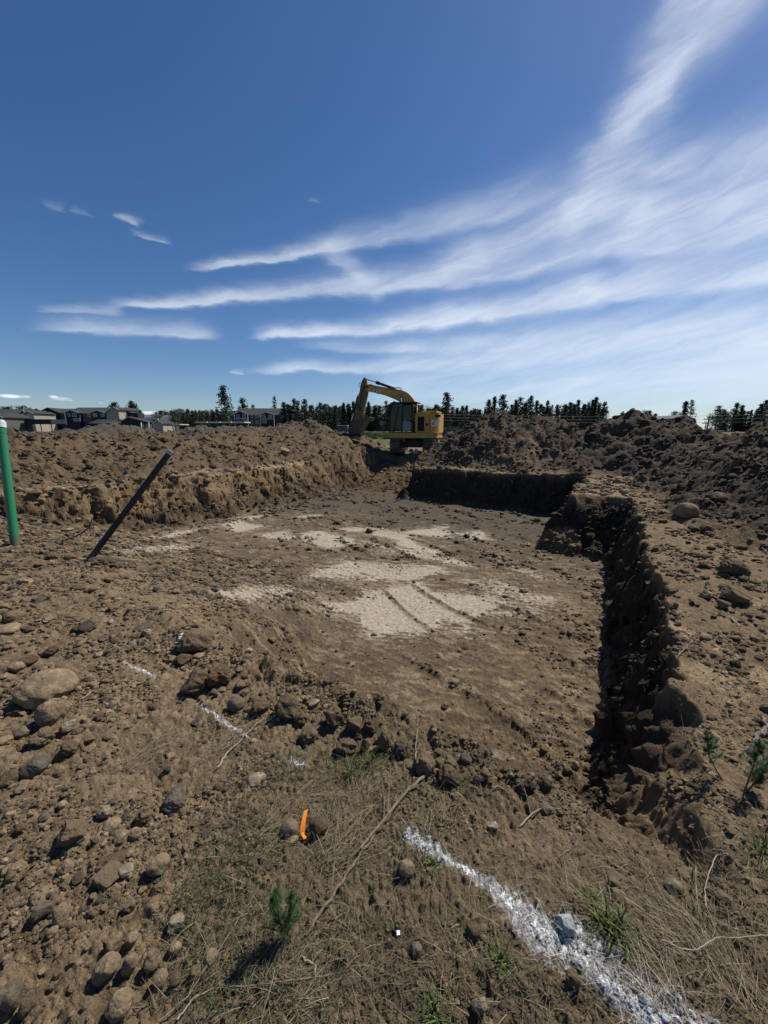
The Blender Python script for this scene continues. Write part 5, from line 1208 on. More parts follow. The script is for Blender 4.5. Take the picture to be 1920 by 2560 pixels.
for y_ in (cy0+.2, cy1-.2): MB().tube([(LX(960), y_, LZ(740)), (LX(940), y_, LZ(690)), (LX(942), y_, LZ(670))], .018, 8).build('control_lever', M_DARK, EX)
MB().box(LX(880), LX(868), cy0+.12, cy0+.3, LZ(700), LZ(640)).build('monitor', M_DARK, EX)
MB().tube([(LX(812), cy1+.0, LZ(760)), (LX(790), cy1+.08, LZ(720)), (LX(786), cy1+.1, LZ(600)), (LX(805), cy1+.12, LZ(590))], .014, 8).build('mirror_arm', M_DARK, EX, smooth=True)
MB().box(LX(796), LX(780), cy1+.06, cy1+.2, LZ(640), LZ(585)).build('mirror', M_DARK, EX, .01)
MB().box(LX(850), LX(828), cy0+.1, cy0+.25, ct+.075, ct+.13).build('work_light', M_DARK, EX)
MB().prism(Lp((800, 600), (760, 800), (772, 802), (812, 604)), cy0-.02, cy0+.03).build('grab_rail', M_DARK, EX)
# boom
BY0, BY1 = -.32, .06
boom_top = [(418, 212), (470, 218), (560, 235), (680, 262), (780, 282), (880, 300), (930, 315), (990, 345), (1050, 410), (1095, 480), (1110, 560), (1080, 720), (1050, 840)]
boom_bot = [(990, 850), (985, 720), (970, 600), (940, 530), (905, 478), (860, 445), (780, 408), (690, 372), (600, 345), (500, 320), (430, 303), (405, 270)]
MB().prism(Lp(*boom_top, *boom_bot), BY0, BY1).build('boom', M_YEL, EX, .012)
MB().prism(Lp((535, 290), (600, 305), (590, 348), (527, 326)), BY1+.001, BY1+.004).build('decal', M_DARK, EX)
MB().tube([(LX(425), BY0-.05, LZ(250)), (LX(425), BY1+.05, LZ(250))], .09, 16).build('boom_pin', M_STEEL, EX)
# stick
stick = [(378, 122), (400, 118), (412, 150), (420, 215), (436, 250), (428, 320), (405, 430), (360, 600), (330, 680), (285, 730), (235, 790), (200, 800), (225, 720), (258, 560), (290, 380), (320, 300), (330, 225), (350, 170)]
MB().prism(Lp(*stick), BY0+.06, BY1-.06).build('stick', M_YEL2, EX, .01)
def cyl(a, b, c, r1, r2, y, nm='hydraulic_cylinder'):
    A3, B3, C3 = [(LX(p[0]), y, LZ(p[1])) for p in (a, b, c)]
    o = MB().tube([A3, B3], r1, 14).build(nm, M_DARK, EX, smooth=True); MB().tube([B3, C3], r2, 12).build('cylinder_rod', M_CHROME if nm != 'x' else M_DARK, EX, smooth=True)
cyl((795, 278), (555, 190), (398, 138), .085, .038, (BY0+BY1)/2)
MB().tube([(LX(590), (BY0+BY1)/2, LZ(203)), (LX(545), (BY0+BY1)/2, LZ(186))], .11, 14).build('cylinder_head', M_DARK, EX, smooth=True)
MB().prism(Lp((740, 285), (760, 250), (800, 262), (830, 300)), BY0+.08, BY1-.08).build('cylinder_bracket', M_STEEL, EX)
cyl((285, 365), (215, 600), (182, 712), .07, .03, (BY0+BY1)/2)
for y_ in (BY0-.10, BY1+.10): cyl((1000, 800), (930, 560), (905, 400), .075, .042, y_)
MB().tube([(LX(905), BY0-.16, LZ(395)), (LX(905), BY1+.16, LZ(395))], .06, 14).build('boom_pin', M_STEEL, EX)
for y_ in (BY0-.01, BY1+.01):
    MB().prism(Lp((170, 712), (192, 705), (215, 800), (190, 812)), y_-.02, y_+.02).build('bucket_link', M_STEEL, EX)
    MB().prism(Lp((175, 725), (182, 700), (262, 700), (262, 722)), y_-.02, y_+.02).build('tipping_link', M_STEEL, EX)
# bucket: curved shell, two cheeks, teeth
shell = [(185, 790), (168, 820), (172, 860), (195, 890), (235, 900), (285, 885), (330, 845), (375, 770), (410, 715), (455, 688)]
inn = [(448, 676), (398, 700), (362, 758), (318, 828), (280, 865), (236, 880), (203, 872), (186, 850), (184, 822), (198, 795)]
by0, by1 = -.62, .36
MB().prism(Lp(*shell, *inn), by0, by1).build('bucket_shell', M_STEEL, EX, .006)
for y_ in (by0, by1-.025): MB().prism(Lp((200, 790), (184, 822), (186, 850), (203, 872), (236, 880), (280, 865), (318, 828), (362, 758), (398, 700), (448, 676), (360, 625), (300, 700), (235, 785)), y_, y_+.025).build('bucket_cheek', M_STEEL, EX)
MB().prism(Lp((185, 795), (230, 780), (300, 700), (345, 630), (362, 625), (300, 725), (235, 800)), by0+.03, by1-.03).build('bucket_back', M_YEL2, EX)
for i in range(5):
    y_ = by0+.04+i*(by1-by0-.16)/4; MB().prism([(LX(440), LZ(676)), (LX(440), LZ(698)), (LX(486), LZ(665)), (LX(470), LZ(655))], y_, y_+.08).build('bucket_tooth', M_STEEL, EX, .005)
# hoses
def hose(pts, y, r=.016):
    P_ = [Vector((LX(a), y, LZ(b))) for a, b in pts]; S_ = []
    for i in range(len(P_)-1):
        for k in range(5):
            f = k/5; p_ = P_[max(i-1, 0)]; a_, b_ = P_[i], P_[i+1]; n_ = P_[min(i+2, len(P_)-1)]
            S_.append(.5*((2*a_)+(b_-p_)*f+(2*p_-5*a_+4*b_-n_)*f*f+(3*a_-p_-3*b_+n_)*f**3))
    S_.append(P_[-1]); MB().tube(S_, r, 7).build('hose', M_DARK, EX, smooth=True)
hose([(405, 425), (425, 400), (434, 360), (425, 330), (410, 320)], BY1+.04); hose([(325, 250), (318, 220), (330, 190), (345, 195)], BY1+.03)
hose([(790, 278), (850, 266), (890, 275), (912, 305)], BY1-.05); hose([(800, 285), (850, 275), (880, 285), (900, 312)], BY1-.12)
hose([(425, 222), (470, 214), (560, 240), (660, 262), (760, 292)], BY1-.06, .014); hose([(425, 228), (500, 228), (600, 255), (700, 280), (800, 298), (900, 318)], BY1+.02, .014)
hose([(420, 260), (395, 240), (370, 280), (345, 380), (320, 470)], BY1-.02); hose([(300, 340), (270, 420), (285, 460), (310, 500), (340, 560)], BY1-.02)
hose([(350, 560), (320, 560), (300, 530), (310, 480)], BY1+.01); hose([(780, 380), (830, 385), (880, 370), (930, 350), (960, 352)], BY1+.02, .012)
hose([(420, 215), (390, 240), (360, 250), (330, 330)], BY1-.1)
# lettering
def lettering(txt, size, m, loc, rot, name, parent, sx=1.):
    cu_ = bpy.data.curves.new('t', 'FONT'); cu_.body = txt; cu_.size = size; cu_.extrude = .004; cu_.offset = size*.035; cu_.align_x = 'CENTER'; cu_.align_y = 'CENTER'; cu_.space_character = .92
    to = bpy.data.objects.new('t', cu_); COL.objects.link(to); dg = bpy.context.evaluated_depsgraph_get()
    me = bpy.data.meshes.new_from_object(to.evaluated_get(dg)); bpy.data.objects.remove(to)
    me.materials.clear(); me.materials.append(m); o = bpy.data.objects.new(name, me); COL.objects.link(o); adopt(o, parent)
    o.location = loc; o.rotation_euler = rot; o.scale = (sx, 1, 1); return o
# text planes: local +Y side of the machine faces the camera, its reading direction is -X
lettering('CAT', .26, M_TXT, (LX(566), BY1+.010, LZ(317)), (math.pi/2, math.radians(-16)*-1, math.pi), 'lettering', EX, 1.05)
tri = MB().prism([(-.055, -.09), (.055, -.09), (0, .0)], 0, .004).build('logo_triangle', M_TRI, EX); tri.location = (LX(568), BY1+.016, LZ(322))
# on the rounded tail corner
ca_ = math.radians(52); rr = .55
lx_, ly_ = X0+rr-math.cos(ca_)*(rr+.012), YW-rr+math.sin(ca_)*(rr+.012)
nrm_ang = math.atan2(math.sin(ca_), -math.cos(ca_))
lettering('CAT', .50, M_TXT, (lx_, ly_+.0, LZ(755)), (math.pi/2, 0, nrm_ang+math.pi/2), 'lettering', EX, .62).location += Vector((math.cos(nrm_ang), math.sin(nrm_ang), 0))*.055
tri = MB().prism([(-.085, -.17), (.085, -.17), (0, .0)], -.004, .004).build('logo_triangle', M_TRI, EX)
tri.location = (lx_+math.cos(nrm_ang)*.068, ly_+math.sin(nrm_ang)*.068, LZ(758)); tri.rotation_euler = (0, 0, nrm_ang-math.pi/2); tri.scale = (.8, 1, 1)
# pale block by the track
q = far(1040, 1128, 22.6); r = tag(MB().prism([(-.2, 0), (.2, 0), (.17, .09), (.09, .12), (.08, .3), (-.06, .3), (-.08, .12)], -.15, .15).build('concrete_block', M_CAP, None, .02), 'pale upright block on the ground between the excavator tracks', 'block')
r.location = (q[0], q[1], gz(q[0], q[1])); 
stone_obj(1028, 1124, 14, 16, 'block', 'grey', 'small grey stone left of the pale block at the excavator', hero=False, cat='stone')
stone_obj(890, 1092, 18, 12, 'block', 'pale', 'pale stone under the excavator bucket', hero=False, cat='stone')
stone_obj(946, 1108, 14, 10, 'block', 'tan', 'tan stone left of the excavator tracks', hero=False, cat='stone')

# ------------------------------------------------------------------ trees beyond the site
M_CROWN = mat('conifer_needles', (.032, .050, .022), .75); M_BARK = mat('bark', (.07, .05, .035), .9)
def _crown_mat(m, c):
    q = G(m.node_tree); b = m.node_tree.nodes['Principled BSDF']; r = q.n('ShaderNodeObjectInfo').outputs['Random']; o = q.n('ShaderNodeNewGeometry').outputs['Position']
    k = q.m('MULTIPLY', q.m('MULTIPLY_ADD', r, .6, .7), q.m('MULTIPLY_ADD', q.noise(o, 1.1, 3, .6), 1.3, .35))
    v_ = q.v('MULTIPLY', c, q.comb(k, k, k)); q.put(b.inputs['Base Color'], v_)
_crown_mat(M_CROWN, (.030, .045, .022))
def crown_mesh(kind, seed):
    R = np.random.default_rng(seed); V = []; Fs = []
    p = {'fir': (.04, .26, 1.0, 30, .2), 'pine': (.16, .23, .7, 24, .45), 'spruce': (.03, .20, 1.0, 34, .15), 'sparse': (.10, .22, .75, 20, .5), 'round': (.10, .38, .2, 22, .25), 'poplar': (.05, .16, .15, 30, .1)}[kind]
    zb, wmax, taper, nl, gap = p
    for l in range(nl):
        f = (l+R.uniform(-.3, .3))/nl; f = min(max(f, 0), 1); z = zb+(1-zb)*f
        if kind in ('round', 'poplar'): rad = wmax*math.sqrt(max(0, 1-(2*f-1)**2*.92))
        elif kind in ('pine', 'sparse'): rad = wmax*(min(1, .55+f*1.6) if f < .3 else 1)*(1-f)**.65
        else: rad = wmax*(1-f)**.85*(.75+.25*math.cos(l*2.4))
        nb = max(4, int(11*rad/wmax*(1.2 if kind in ('fir', 'spruce') else .8)))
        for b in range(nb):
            if R.random() < gap*.55: continue
            a = R.uniform(0, 6.283); L = rad*R.uniform(.6, 1.12)+.008; rise = -.25 if kind in ('fir', 'spruce') else R.uniform(-.1, .35)
            d = np.array([math.cos(a), math.sin(a), rise])
            m = 5 if kind in ('fir', 'spruce') else 4
            for k in range(m):
                s = L*(k+R.uniform(.3, 1))/m
                if kind in ('pine', 'sparse') and k == 0 and f < .6: continue
                c = np.array([0, 0, z])+d*s; sz = R.uniform(.008, .018)*(1.25 if kind in ('round', 'poplar', 'pine') else 1)
                for j in range(5):
                    n1 = R.normal(size=3); n1 /= np.linalg.norm(n1); n2 = np.cross(n1, R.normal(size=3)); n2 /= np.linalg.norm(n2)
                    off = R.normal(size=3)*sz*1.3; k0 = len(V)
                    V += [c+off+n1*sz*1.5, c+off-n1*sz*.7+n2*sz*.8, c+off-n1*sz*.7-n2*sz*.8]; Fs.append((k0, k0+1, k0+2))
    return np.array(V), np.array(Fs)
CR = {}
for kd, cnt in (('fir', 3), ('pine', 3), ('spruce', 3), ('sparse', 2), ('round', 1), ('poplar', 1)):
    for i in range(cnt):
        V, Fc = crown_mesh(kd, 50+i*3+len(kd)); o = np_mesh('crown', V, Fc, M_CROWN); CR[kd, i] = (o.data, cnt); bpy.data.objects.remove(o)
tk = MB().tube([(0, 0, -.02), (.004, 0, .5), (0, 0, .97)], [.016, .010, .003], 6).build('trunk', M_BARK); TRUNK = tk.data; bpy.data.objects.remove(tk)
def tree(u, vtop, y, kind, label, group=None, wide=1.):
    x, _, zt = far(u, vtop, y); z0_ = gz(x, y)-.2; h = zt-z0_
    R = random.Random(int(u*13+vtop)); r = empty('conifer_tree' if kind not in ('round', 'poplar') else 'leafy_tree', (x, y, z0_), R.uniform(0, 6.28), label=label, cat='tree', group=group)
    me, cnt = CR[kind, 0]; me = CR[kind, R.randrange(cnt)][0]
    for nm, md in (('crown', me), ('trunk', TRUNK)):
        o = bpy.data.objects.new(nm, md); COL.objects.link(o); adopt(o, r); w = wide*R.uniform(.9, 1.15); o.scale = (h*w, h*w, h)
    return r
tree(557, 964, 110, 'pine', 'tallest pine left of the excavator, standing behind the second apartment house', wide=1.15)
tree(606, 996, 150, 'pine', 'broad pine showing over the roof of the second apartment house', wide=1.3)
tree(632, 1010, 165, 'sparse', 'small thin tree top just left over the long roof ridge')
tree(686, 990, 150, 'sparse', 'thin see-through pine behind the right end of the second apartment roof', wide=.8)
tree(1118, 982, 95, 'pine', 'tallest pine right of the excavator cab', wide=1.2)
tree(285, 1006, 190, 'poplar', 'left one of two dark poplars behind the left apartment roof', wide=1.1)
tree(328, 1004, 185, 'poplar', 'tall poplar of the right pair behind the left apartment roof', wide=1.1)
tree(336, 1014, 185, 'poplar', 'shorter poplar leaning against the tall one behind the left apartment roof', wide=1.1)
tree(54, 1014, 200, 'round', 'round tree top over the far left roofs'); tree(90, 1021, 200, 'fir', 'pointed tree top between the far left roofs')
tree(1716, 1003, 100, 'spruce', 'left pine of the pair behind the gambrel barn', wide=1.2); tree(1732, 999, 100, 'sparse', 'right, thinner pine of the pair behind the gambrel barn', wide=1.2)
tree(1691, 1028, 110, 'round', 'small round tree left of the pair behind the gambrel barn', wide=.8)
tree(1799, 1012, 105, 'sparse', 'pine just right of the utility poles', wide=1.3); tree(1816, 1031, 110, 'round', 'round dark tree between the pines right of the poles')
tree(1842, 1008, 105, 'pine', 'taller pine of the middle pair at the far right', wide=1.1); tree(1857, 1013, 105, 'spruce', 'shorter pine of the middle pair at the far right', wide=1.3)
tree(1543, 1040, 120, 'sparse', 'small pine low at the left foot of the barn mound'); tree(1558, 1029, 115, 'pine', 'dark small pine touching the left slope of the barn mound')
tree(1513, 1005, 110, 'pine', 'last pine of the line before the gap left of the barn mound', wide=1.1); tree(1484, 998, 118, 'fir', 'dense fir second from the right end of the tree line', wide=1.2)
tree(1258, 987, 95, 'pine', 'bushy tall tree behind the top of the mound right of the excavator', wide=1.3); tree(1237, 991, 100, 'spruce', 'narrow pointed spruce left of the bushy tall tree above the dark mound')
LINE = [(11, 1016), (20, 1016), (76, 1021), (350, 1025), (389, 1030), (401, 1026), (411, 1027), (428, 1027), (443, 1033), (459, 1031), (470, 1034), (479, 1027), (486, 1029), (503, 1032), (518, 1025), (528, 1023), (534, 1030),
        (709, 1006), (722, 1014), (735, 998), (744, 1003), (759, 999), (780, 1013), (790, 1018), (800, 1004), (814, 1007), (824, 1018), (837, 1013), (846, 1018), (859, 1007), (871, 1007), (882, 1004), (892, 1010), (905, 1014), (921, 1005), (938, 1018), (950, 1012), (965, 1000), (975, 1010), (985, 1004), (998, 1012), (1012, 1016),
        (1055, 1012), (1070, 1020), (1083, 1020), (1095, 1012), (1106, 1020), (1133, 1015), (1144, 1019), (1156, 1015), (1166, 1014), (1177, 1026), (1194, 1028), (1201, 1024), (1213, 1021), (1224, 999), (1280, 1011), (1291, 1000), (1302, 991), (1315, 1006), (1328, 990), (1342, 1002), (1352, 1011), (1370, 1002), (1380, 1012), (1394, 1012),
        (1415, 1011), (1428, 1005), (1438, 1011), (1447, 999), (1461, 1010), (1471, 1005), (1492, 992), (1500, 1008), (1589, 1024), (1618, 1026), (1625, 1027), (1896, 1020), (1906, 1010), (1918, 1001), (1934, 1012), (1950, 1006), (1975, 1010), (-20, 1018), (1640, 1034), (1880, 1024), (1870, 1028)]
random.seed(5)
for (u, v) in LINE:
    zone = 'at the left behind the houses' if u < 540 else 'between the second apartment house and the excavator' if u < 1030 else 'right of the excavator' if u < 1540 else 'along the right horizon'
    kd = random.choice(['fir', 'spruce', 'pine', 'fir', 'sparse']); 
    if v > 1024 or u < 90 or u > 1880: kd = random.choice(['fir', 'round', 'pine'])
    tree(u+random.uniform(-1, 1), v, random.uniform(120, 150) if u < 1030 else random.uniform(95, 125), kd, {'fir': 'dense fir', 'spruce': 'narrow spruce', 'pine': 'open-crowned pine', 'sparse': 'thin see-through pine', 'round': 'rounded dark tree'}[kd]+' in the tree line '+zone, 'trees of the line '+zone, wide=random.uniform(.95, 1.3))
for i in range(150):
    u = random.choice([random.uniform(382, 545), random.uniform(690, 1030), random.uniform(700, 1030), random.uniform(1040, 1200), random.uniform(1200, 1540), random.uniform(1270, 1520), random.uniform(1790, 1960)])
    zone = 'at the left' if u < 550 else 'behind the excavator arm' if u < 1030 else 'right of the excavator' if u < 1560 else 'at the right edge'
    v = random.uniform(1022, 1040) if u < 550 or 1140 < u < 1215 or u > 1780 else random.uniform(1010, 1036)
    tree(u, v, random.uniform(150, 175) if u < 1030 else random.uniform(125, 140), random.choice(['fir', 'spruce', 'round', 'fir']), 'dark conifer of the back rows '+zone, 'back rows of conifers '+zone, wide=1.25)
# scrub on the field edge
def bush(u, vt, y, w, label, group=None):
    x, _, zt = far(u, vt, y); z0_ = gz(x, y)-.1; h = zt-z0_
    r = empty('bush', (x, y, z0_), u, label=label, cat='bush', group=group)
    o = bpy.data.objects.new('foliage', CR['round', 0][0]); COL.objects.link(o); adopt(o, r); o.scale = (w, w, h); return r
M_BUSH = mat('shrub_leaves', (.07, .12, .03), .8, nscale=1.5, namt=.4)
V, Fc = crown_mesh('round', 99); o = np_mesh('foliage', V, Fc, M_BUSH); CR['bush', 0] = (o.data, 1); bpy.data.objects.remove(o)
def gbush(u, vt, y, w, label, group=None):
    r = bush(u, vt, y, w, label, group)
    kids(r)[0].data = CR['bush', 0][0]; return r
for i, u in enumerate((906, 918, 928, 938, 950, 962, 975, 987)):
    gbush(u, 1081-(i % 3), random.uniform(45, 55), 2.6, 'green shrub on the grassy rise behind the excavator bucket', 'shrubs behind the excavator bucket')
for i, u in enumerate((1486, 1496, 1506, 1516, 1526, 1490, 1522, 1534)):
    gbush(u, 1064+(i % 3)*3, random.uniform(55, 75), 3.6, 'green shrub in the gap left of the barn mound', 'shrubs left of the barn mound')

# ------------------------------------------------------------------ houses
M_NAVY = mat('navy_siding', (.022, .028, .042), .8, nscale=.6, namt=.12); M_GREY = mat('grey_siding', (.115, .115, .108), .85, nscale=.6, namt=.1); M_TAN = mat('tan_siding', (.23, .19, .145), .85, nscale=.6, namt=.1)
M_BEIGE = mat('beige_siding', (.34, .31, .25), .85, nscale=.6, namt=.1); M_ROOF = mat('shingle_roof', (.040, .040, .042), .9, nscale=2.5, namt=.3); M_TRIM = mat('white_trim', (.52, .52, .50), .6)
M_PANE = mat('window_pane', (.05, .06, .075), .12, spec=.6); M_BLUEG = mat('blue_grey_siding', (.075, .085, .105), .85, nscale=.6, namt=.1); M_GARAGE = mat('garage_door', (.13, .135, .15), .8)
class House:
    def __init__(s, label, y, cat='house', name='house'):
        s.y = y; s.k = y*cp/F; s.root = empty(name, (0, 0, 0), 0, label=label, cat=cat); s.first = True; s.n = 0
    def X(s, u): return (u-960)*s.k/cp*cp*1.0
    def Z(s, v): return far(960, v, s.y)[2]
    def block(s, u0, u1, ve, vr, m, ridge='x', dep=9., off=0., vb=1085, gm=None, hip=0, ov=.35, peak=None):
        """walls from u0 to u1 with eaves at ve, ridge at vr; off>0 is farther back"""
        s.n += 1
        y0 = s.y+off+s.n*.004; y1 = y0+dep; x0, x1 = far(u0, 1070, y0)[0], far(u1, 1070, y0)[0]; zb, ze, zr = gz((x0+x1)/2, s.y)-.3, s.Z(ve), s.Z(vr)
        if ridge == 'x':
            w = MB().prism([(y0, zb), (y1, zb), (y1, ze), ((y0+y1)/2, zr-.12), (y0, ze)], x0, x1, 'x').build('wall', m, s.root)
            ym = (y0+y1)/2; sl = (zr-ze)/(ym-y0)
            rf = MB().prism([(y0-ov, ze-ov*sl), (ym, zr), (y1+ov, ze-ov*sl), (y1+ov, ze-ov*sl+.2), (ym, zr+.2), (y0-ov, ze-ov*sl+.2)], x0-ov, x1+ov, 'x')
            if hip:
                rf = MB(); h = hip; z_ = ze-ov*sl
                rf.add([(x0-ov, y0-ov, z_), (x1+ov, y0-ov, z_), (x1+ov, y1+ov, z_), (x0-ov, y1+ov, z_), (x0+h, ym, zr), (x1-h, ym, zr)], [(0, 1, 5, 4), (2, 3, 4, 5), (1, 2, 5), (3, 0, 4), (3, 2, 1, 0)])
            rf.build('roof', M_ROOF, s.root)
            MB().box(x0-ov, x1+ov, y0-ov-.06, y0-ov-.005, ze-ov*sl-.02, ze-ov*sl+.22).build('fascia', M_TRIM if not hip else M_ROOF, s.root)
        else:
            xm = (x0+x1)/2 if peak is None else far(peak, 1070, y0)[0]
            MB().prism([(x0, zb), (x1, zb), (x1, ze), (xm, zr-.12), (x0, ze)], y0, y1).build('wall', m, s.root)
            sl = (zr-ze)/(x1-xm)
            MB().prism([(x0-ov, ze-ov*sl), (xm, zr), (x1+ov, ze-ov*sl), (x1+ov, ze-ov*sl+.2), (xm, zr+.2), (x0-ov, ze-ov*sl+.2)], y0-ov, y1).build('roof', M_ROOF, s.root)
            MB().prism([(x0-ov, ze-ov*sl-.06), (xm, zr-.06), (x1+ov, ze-ov*sl-.06), (x1+ov, ze-ov*sl+.2), (xm, zr+.22), (x0-ov, ze-ov*sl+.2)], y0-ov-.07, y0-ov-.005).build('rake_board', M_TRIM if gm is None else gm, s.root)
        return y0
    def win(s, u0, u1, v0, v1, y0, mull=True):
        x0, x1 = far(u0, 1070, y0)[0], far(u1, 1070, y0)[0]; za, zb = s.Z(v1), s.Z(v0)
        w = MB(); t = .14
        w.box(x0, x1, y0-.08, y0-.01, za, za+t).box(x0, x1, y0-.08, y0-.01, zb-t, zb).box(x0, x0+t, y0-.08, y0-.01, za+t, zb-t).box(x1-t, x1, y0-.08, y0-.01, za+t, zb-t)
        if mull: w.box((x0+x1)/2-.05, (x0+x1)/2+.05, y0-.078, y0-.012, za+t, zb-t)
        f = w.build('window', M_TRIM, s.root); MB().box(x0+t, x1-t, y0-.04, y0-.02, za+t, zb-t).build('pane', M_PANE, f)
    def box(s, nm, u0, u1, v0, v1, m, dep, off=0.):
        s.n += 1
        y0 = s.y+off+s.n*.004; x0, x1 = far(u0, 1070, y0)[0], far(u1, 1070, y0)[0]; return MB().box(x0, x1, y0, y0+dep, s.Z(v1), s.Z(v0)).build(nm, m, s.root)
# second apartment house
h = House('two-storey apartment house with navy gable bays, directly left of the excavator arm', 140, 'apartment house', 'apartment_house')
h.block(545, 590, 1035, 1026, M_GREY, 'x', 9, 1.5); h.block(534, 552, 1036, 1032, M_NAVY, 'y', 6, .6, gm=M_ROOF)
y_ = h.block(588, 696, 1036, 1019, M_GREY, 'x', 12, 2)
for a, b in ((625, 634), (640, 649)):
    h.win(a, b, 1037, 1045, y_); h.win(a, b, 1051, 1060, y_)
h.win(556, 563, 1037, 1044, 141.5); h.win(540, 545, 1037, 1043, 140.6)
y_ = h.block(587, 621, 1036, 1028, M_NAVY, 'y', 6, 0); h.win(608, 617, 1036, 1045, y_); h.win(593, 601, 1037, 1045, y_, False); h.win(593, 601, 1051, 1058, y_, False); h.win(605, 620, 1049, 1056, y_)
y_ = h.block(652, 686, 1037, 1031, M_NAVY, 'y', 6, 0); h.win(656, 666, 1037, 1045, y_); h.win(673, 682, 1037, 1045, y_); h.win(655, 668, 1050, 1058, y_); 
y_ = h.block(699, 765, 1035, 1029, M_GREY, 'x', 11, 2.5); h.win(705, 712, 1037, 1045, y_); h.win(720, 727, 1037, 1045, y_); h.win(733, 739, 1037, 1042, y_); h.win(748, 758, 1039, 1050, y_)
h.block(703, 755, 1034, 1025, M_NAVY, 'y', 8, 2.0, vb=1036, gm=M_ROOF) if False else None
s_ = h; xg0, xg1, xgm = far(703, 1070, 142)[0], far(750, 1070, 142)[0], far(728, 1070, 142)[0]
MB().prism([(xg0, h.Z(1034)), (xg1, h.Z(1034)), (xgm, h.Z(1026))], 141.9, 147).build('gable', M_NAVY, h.root)
MB().prism([(xg0-.3, h.Z(1034)-.1), (xgm, h.Z(1026)), (xg1+.3, h.Z(1034)-.1), (xg1+.3, h.Z(1034)+.2), (xgm, h.Z(1026)+.3), (xg0-.3, h.Z(1034)+.2)], 141.6, 147.5).build('roof', M_ROOF, h.root)
h.block(765, 772, 1034, 1031, M_BEIGE, 'y', 8, 3); h.box('balcony', 588, 621, 1046, 1048, M_TRIM, .3, -1.2); h.box('balcony', 652, 686, 1047, 1048.6, M_TRIM, .3, -1.2)
for u in (588, 621, 652, 686): h.box('porch_post', u-.7, u+.7, 1037, 1075, M_TRIM, .2, -1.2)
h.box('stair_tower', 568, 586, 1042, 1075, M_NAVY, 2.5, .2); h.box('porch_post', 573, 574.4, 1037, 1062, M_TRIM, .25, -.3)
# left apartment house
h = House('long two-storey apartment house with several navy gables at the left', 130, 'apartment house', 'apartment_house')
y_ = h.block(170, 296, 1032, 1016.5, M_GREY, 'x', 13, 2)
for u in (207, 223): h.win(u, u+9, 1033, 1042, y_)
h.win(207, 216, 1047, 1053, y_)
y_ = h.block(168, 203, 1032, 1026, M_NAVY, 'y', 6, .2); h.win(187, 197, 1033, 1042, y_); h.win(174, 182, 1033, 1041, y_, False); h.win(188, 204, 1046, 1053, y_)
y_ = h.block(233, 268, 1032, 1026.5, M_NAVY, 'y', 6, .2); h.win(238, 248, 1033, 1042, y_); h.win(258, 266, 1034, 1042, y_, False)
xg0, xg1, xgm = far(266, 1070, 131)[0], far(304, 1070, 131)[0], far(295, 1070, 131)[0]
MB().prism([(xg0, h.Z(1058)), (xg1, h.Z(1058)), (xg1, h.Z(1024)), (xgm, h.Z(1018)), (xg0, h.Z(1036))], 130.6, 142).build('gable', M_BEIGE, h.root)
_rk = [(xg0-.4, h.Z(1037)), (xgm, h.Z(1018)), (xg1+.4, h.Z(1025)), (xg1+.4, h.Z(1023.6)), (xgm, h.Z(1016.6)), (xg0-.4, h.Z(1035.6))]
MB().prism(_rk, 130.2, 130.35).build('rake_board', M_TRIM, h.root); MB().prism(_rk, 130.36, 142.5).build('roof', M_ROOF, h.root)
y_ = h.block(110, 167, 1031, 1020, M_GREY, 'x', 10, 3); h.win(142, 149, 1033, 1040, y_); h.win(127, 135, 1033, 1041, y_)
y_ = h.block(108, 150, 1029, 1019.5, M_NAVY, 'y', 6, 2.2, gm=M_ROOF, peak=130); h.win(111, 118, 1032, 1037, y_); h.win(126, 133, 1033, 1041, y_)
h.block(88, 112, 1031, 1026, M_NAVY, 'x', 7, 5)
h.box('porch_post', 166.5, 168.5, 1032, 1062, M_TRIM, .3, -.5); h.box('balcony', 155, 168, 1039, 1041, M_NAVY, 1, 1)
y_ = h.block(272, 330, 1034, 1023, M_NAVY, 'x', 9, 6, hip=3); h.block(302, 335, 1031, 1026, M_NAVY, 'y', 6, 5, gm=M_ROOF); h.win(298, 304, 1034, 1040, 135.); h.win(309, 316, 1034, 1042, 135.); h.box('gable_wing', 284, 292, 1038, 1049, M_BEIGE, 2, 3)
# community building
h = House('low hip-roofed building with dark chimney and small gabled porch below the left apartments', 112, 'building', 'hall')
h.block(340, 400, 1047, 1032, M_GREY, 'x', 12, 6, hip=6); h.box('clerestory', 356, 398, 1045, 1048.5, M_TRIM, .5, 5.2); h.box('chimney', 336, 349, 1031, 1048, M_NAVY, 3, 3)
h.block(335, 396, 1055, 1050, M_GREY, 'x', 6, 3, hip=2)
y_ = h.block(305, 372, 1055, 1043, M_NAVY, 'y', 8, 1, gm=M_BEIGE, peak=327); 
y_ = h.block(386, 408, 1058, 1051, M_BEIGE, 'y', 6, 0, peak=397); h.win(388, 394, 1061, 1069, y_)
for u in (356, 366, 374): h.win(u, u+6, 1061, 1070, 112.9)
for u in (352, 371, 383): h.box('porch_post', u, u+2, 1056, 1076, M_TRIM, .4, -.4)
h.block(219, 318, 1059, 1046, M_NAVY, 'x', 9, 2, hip=7)
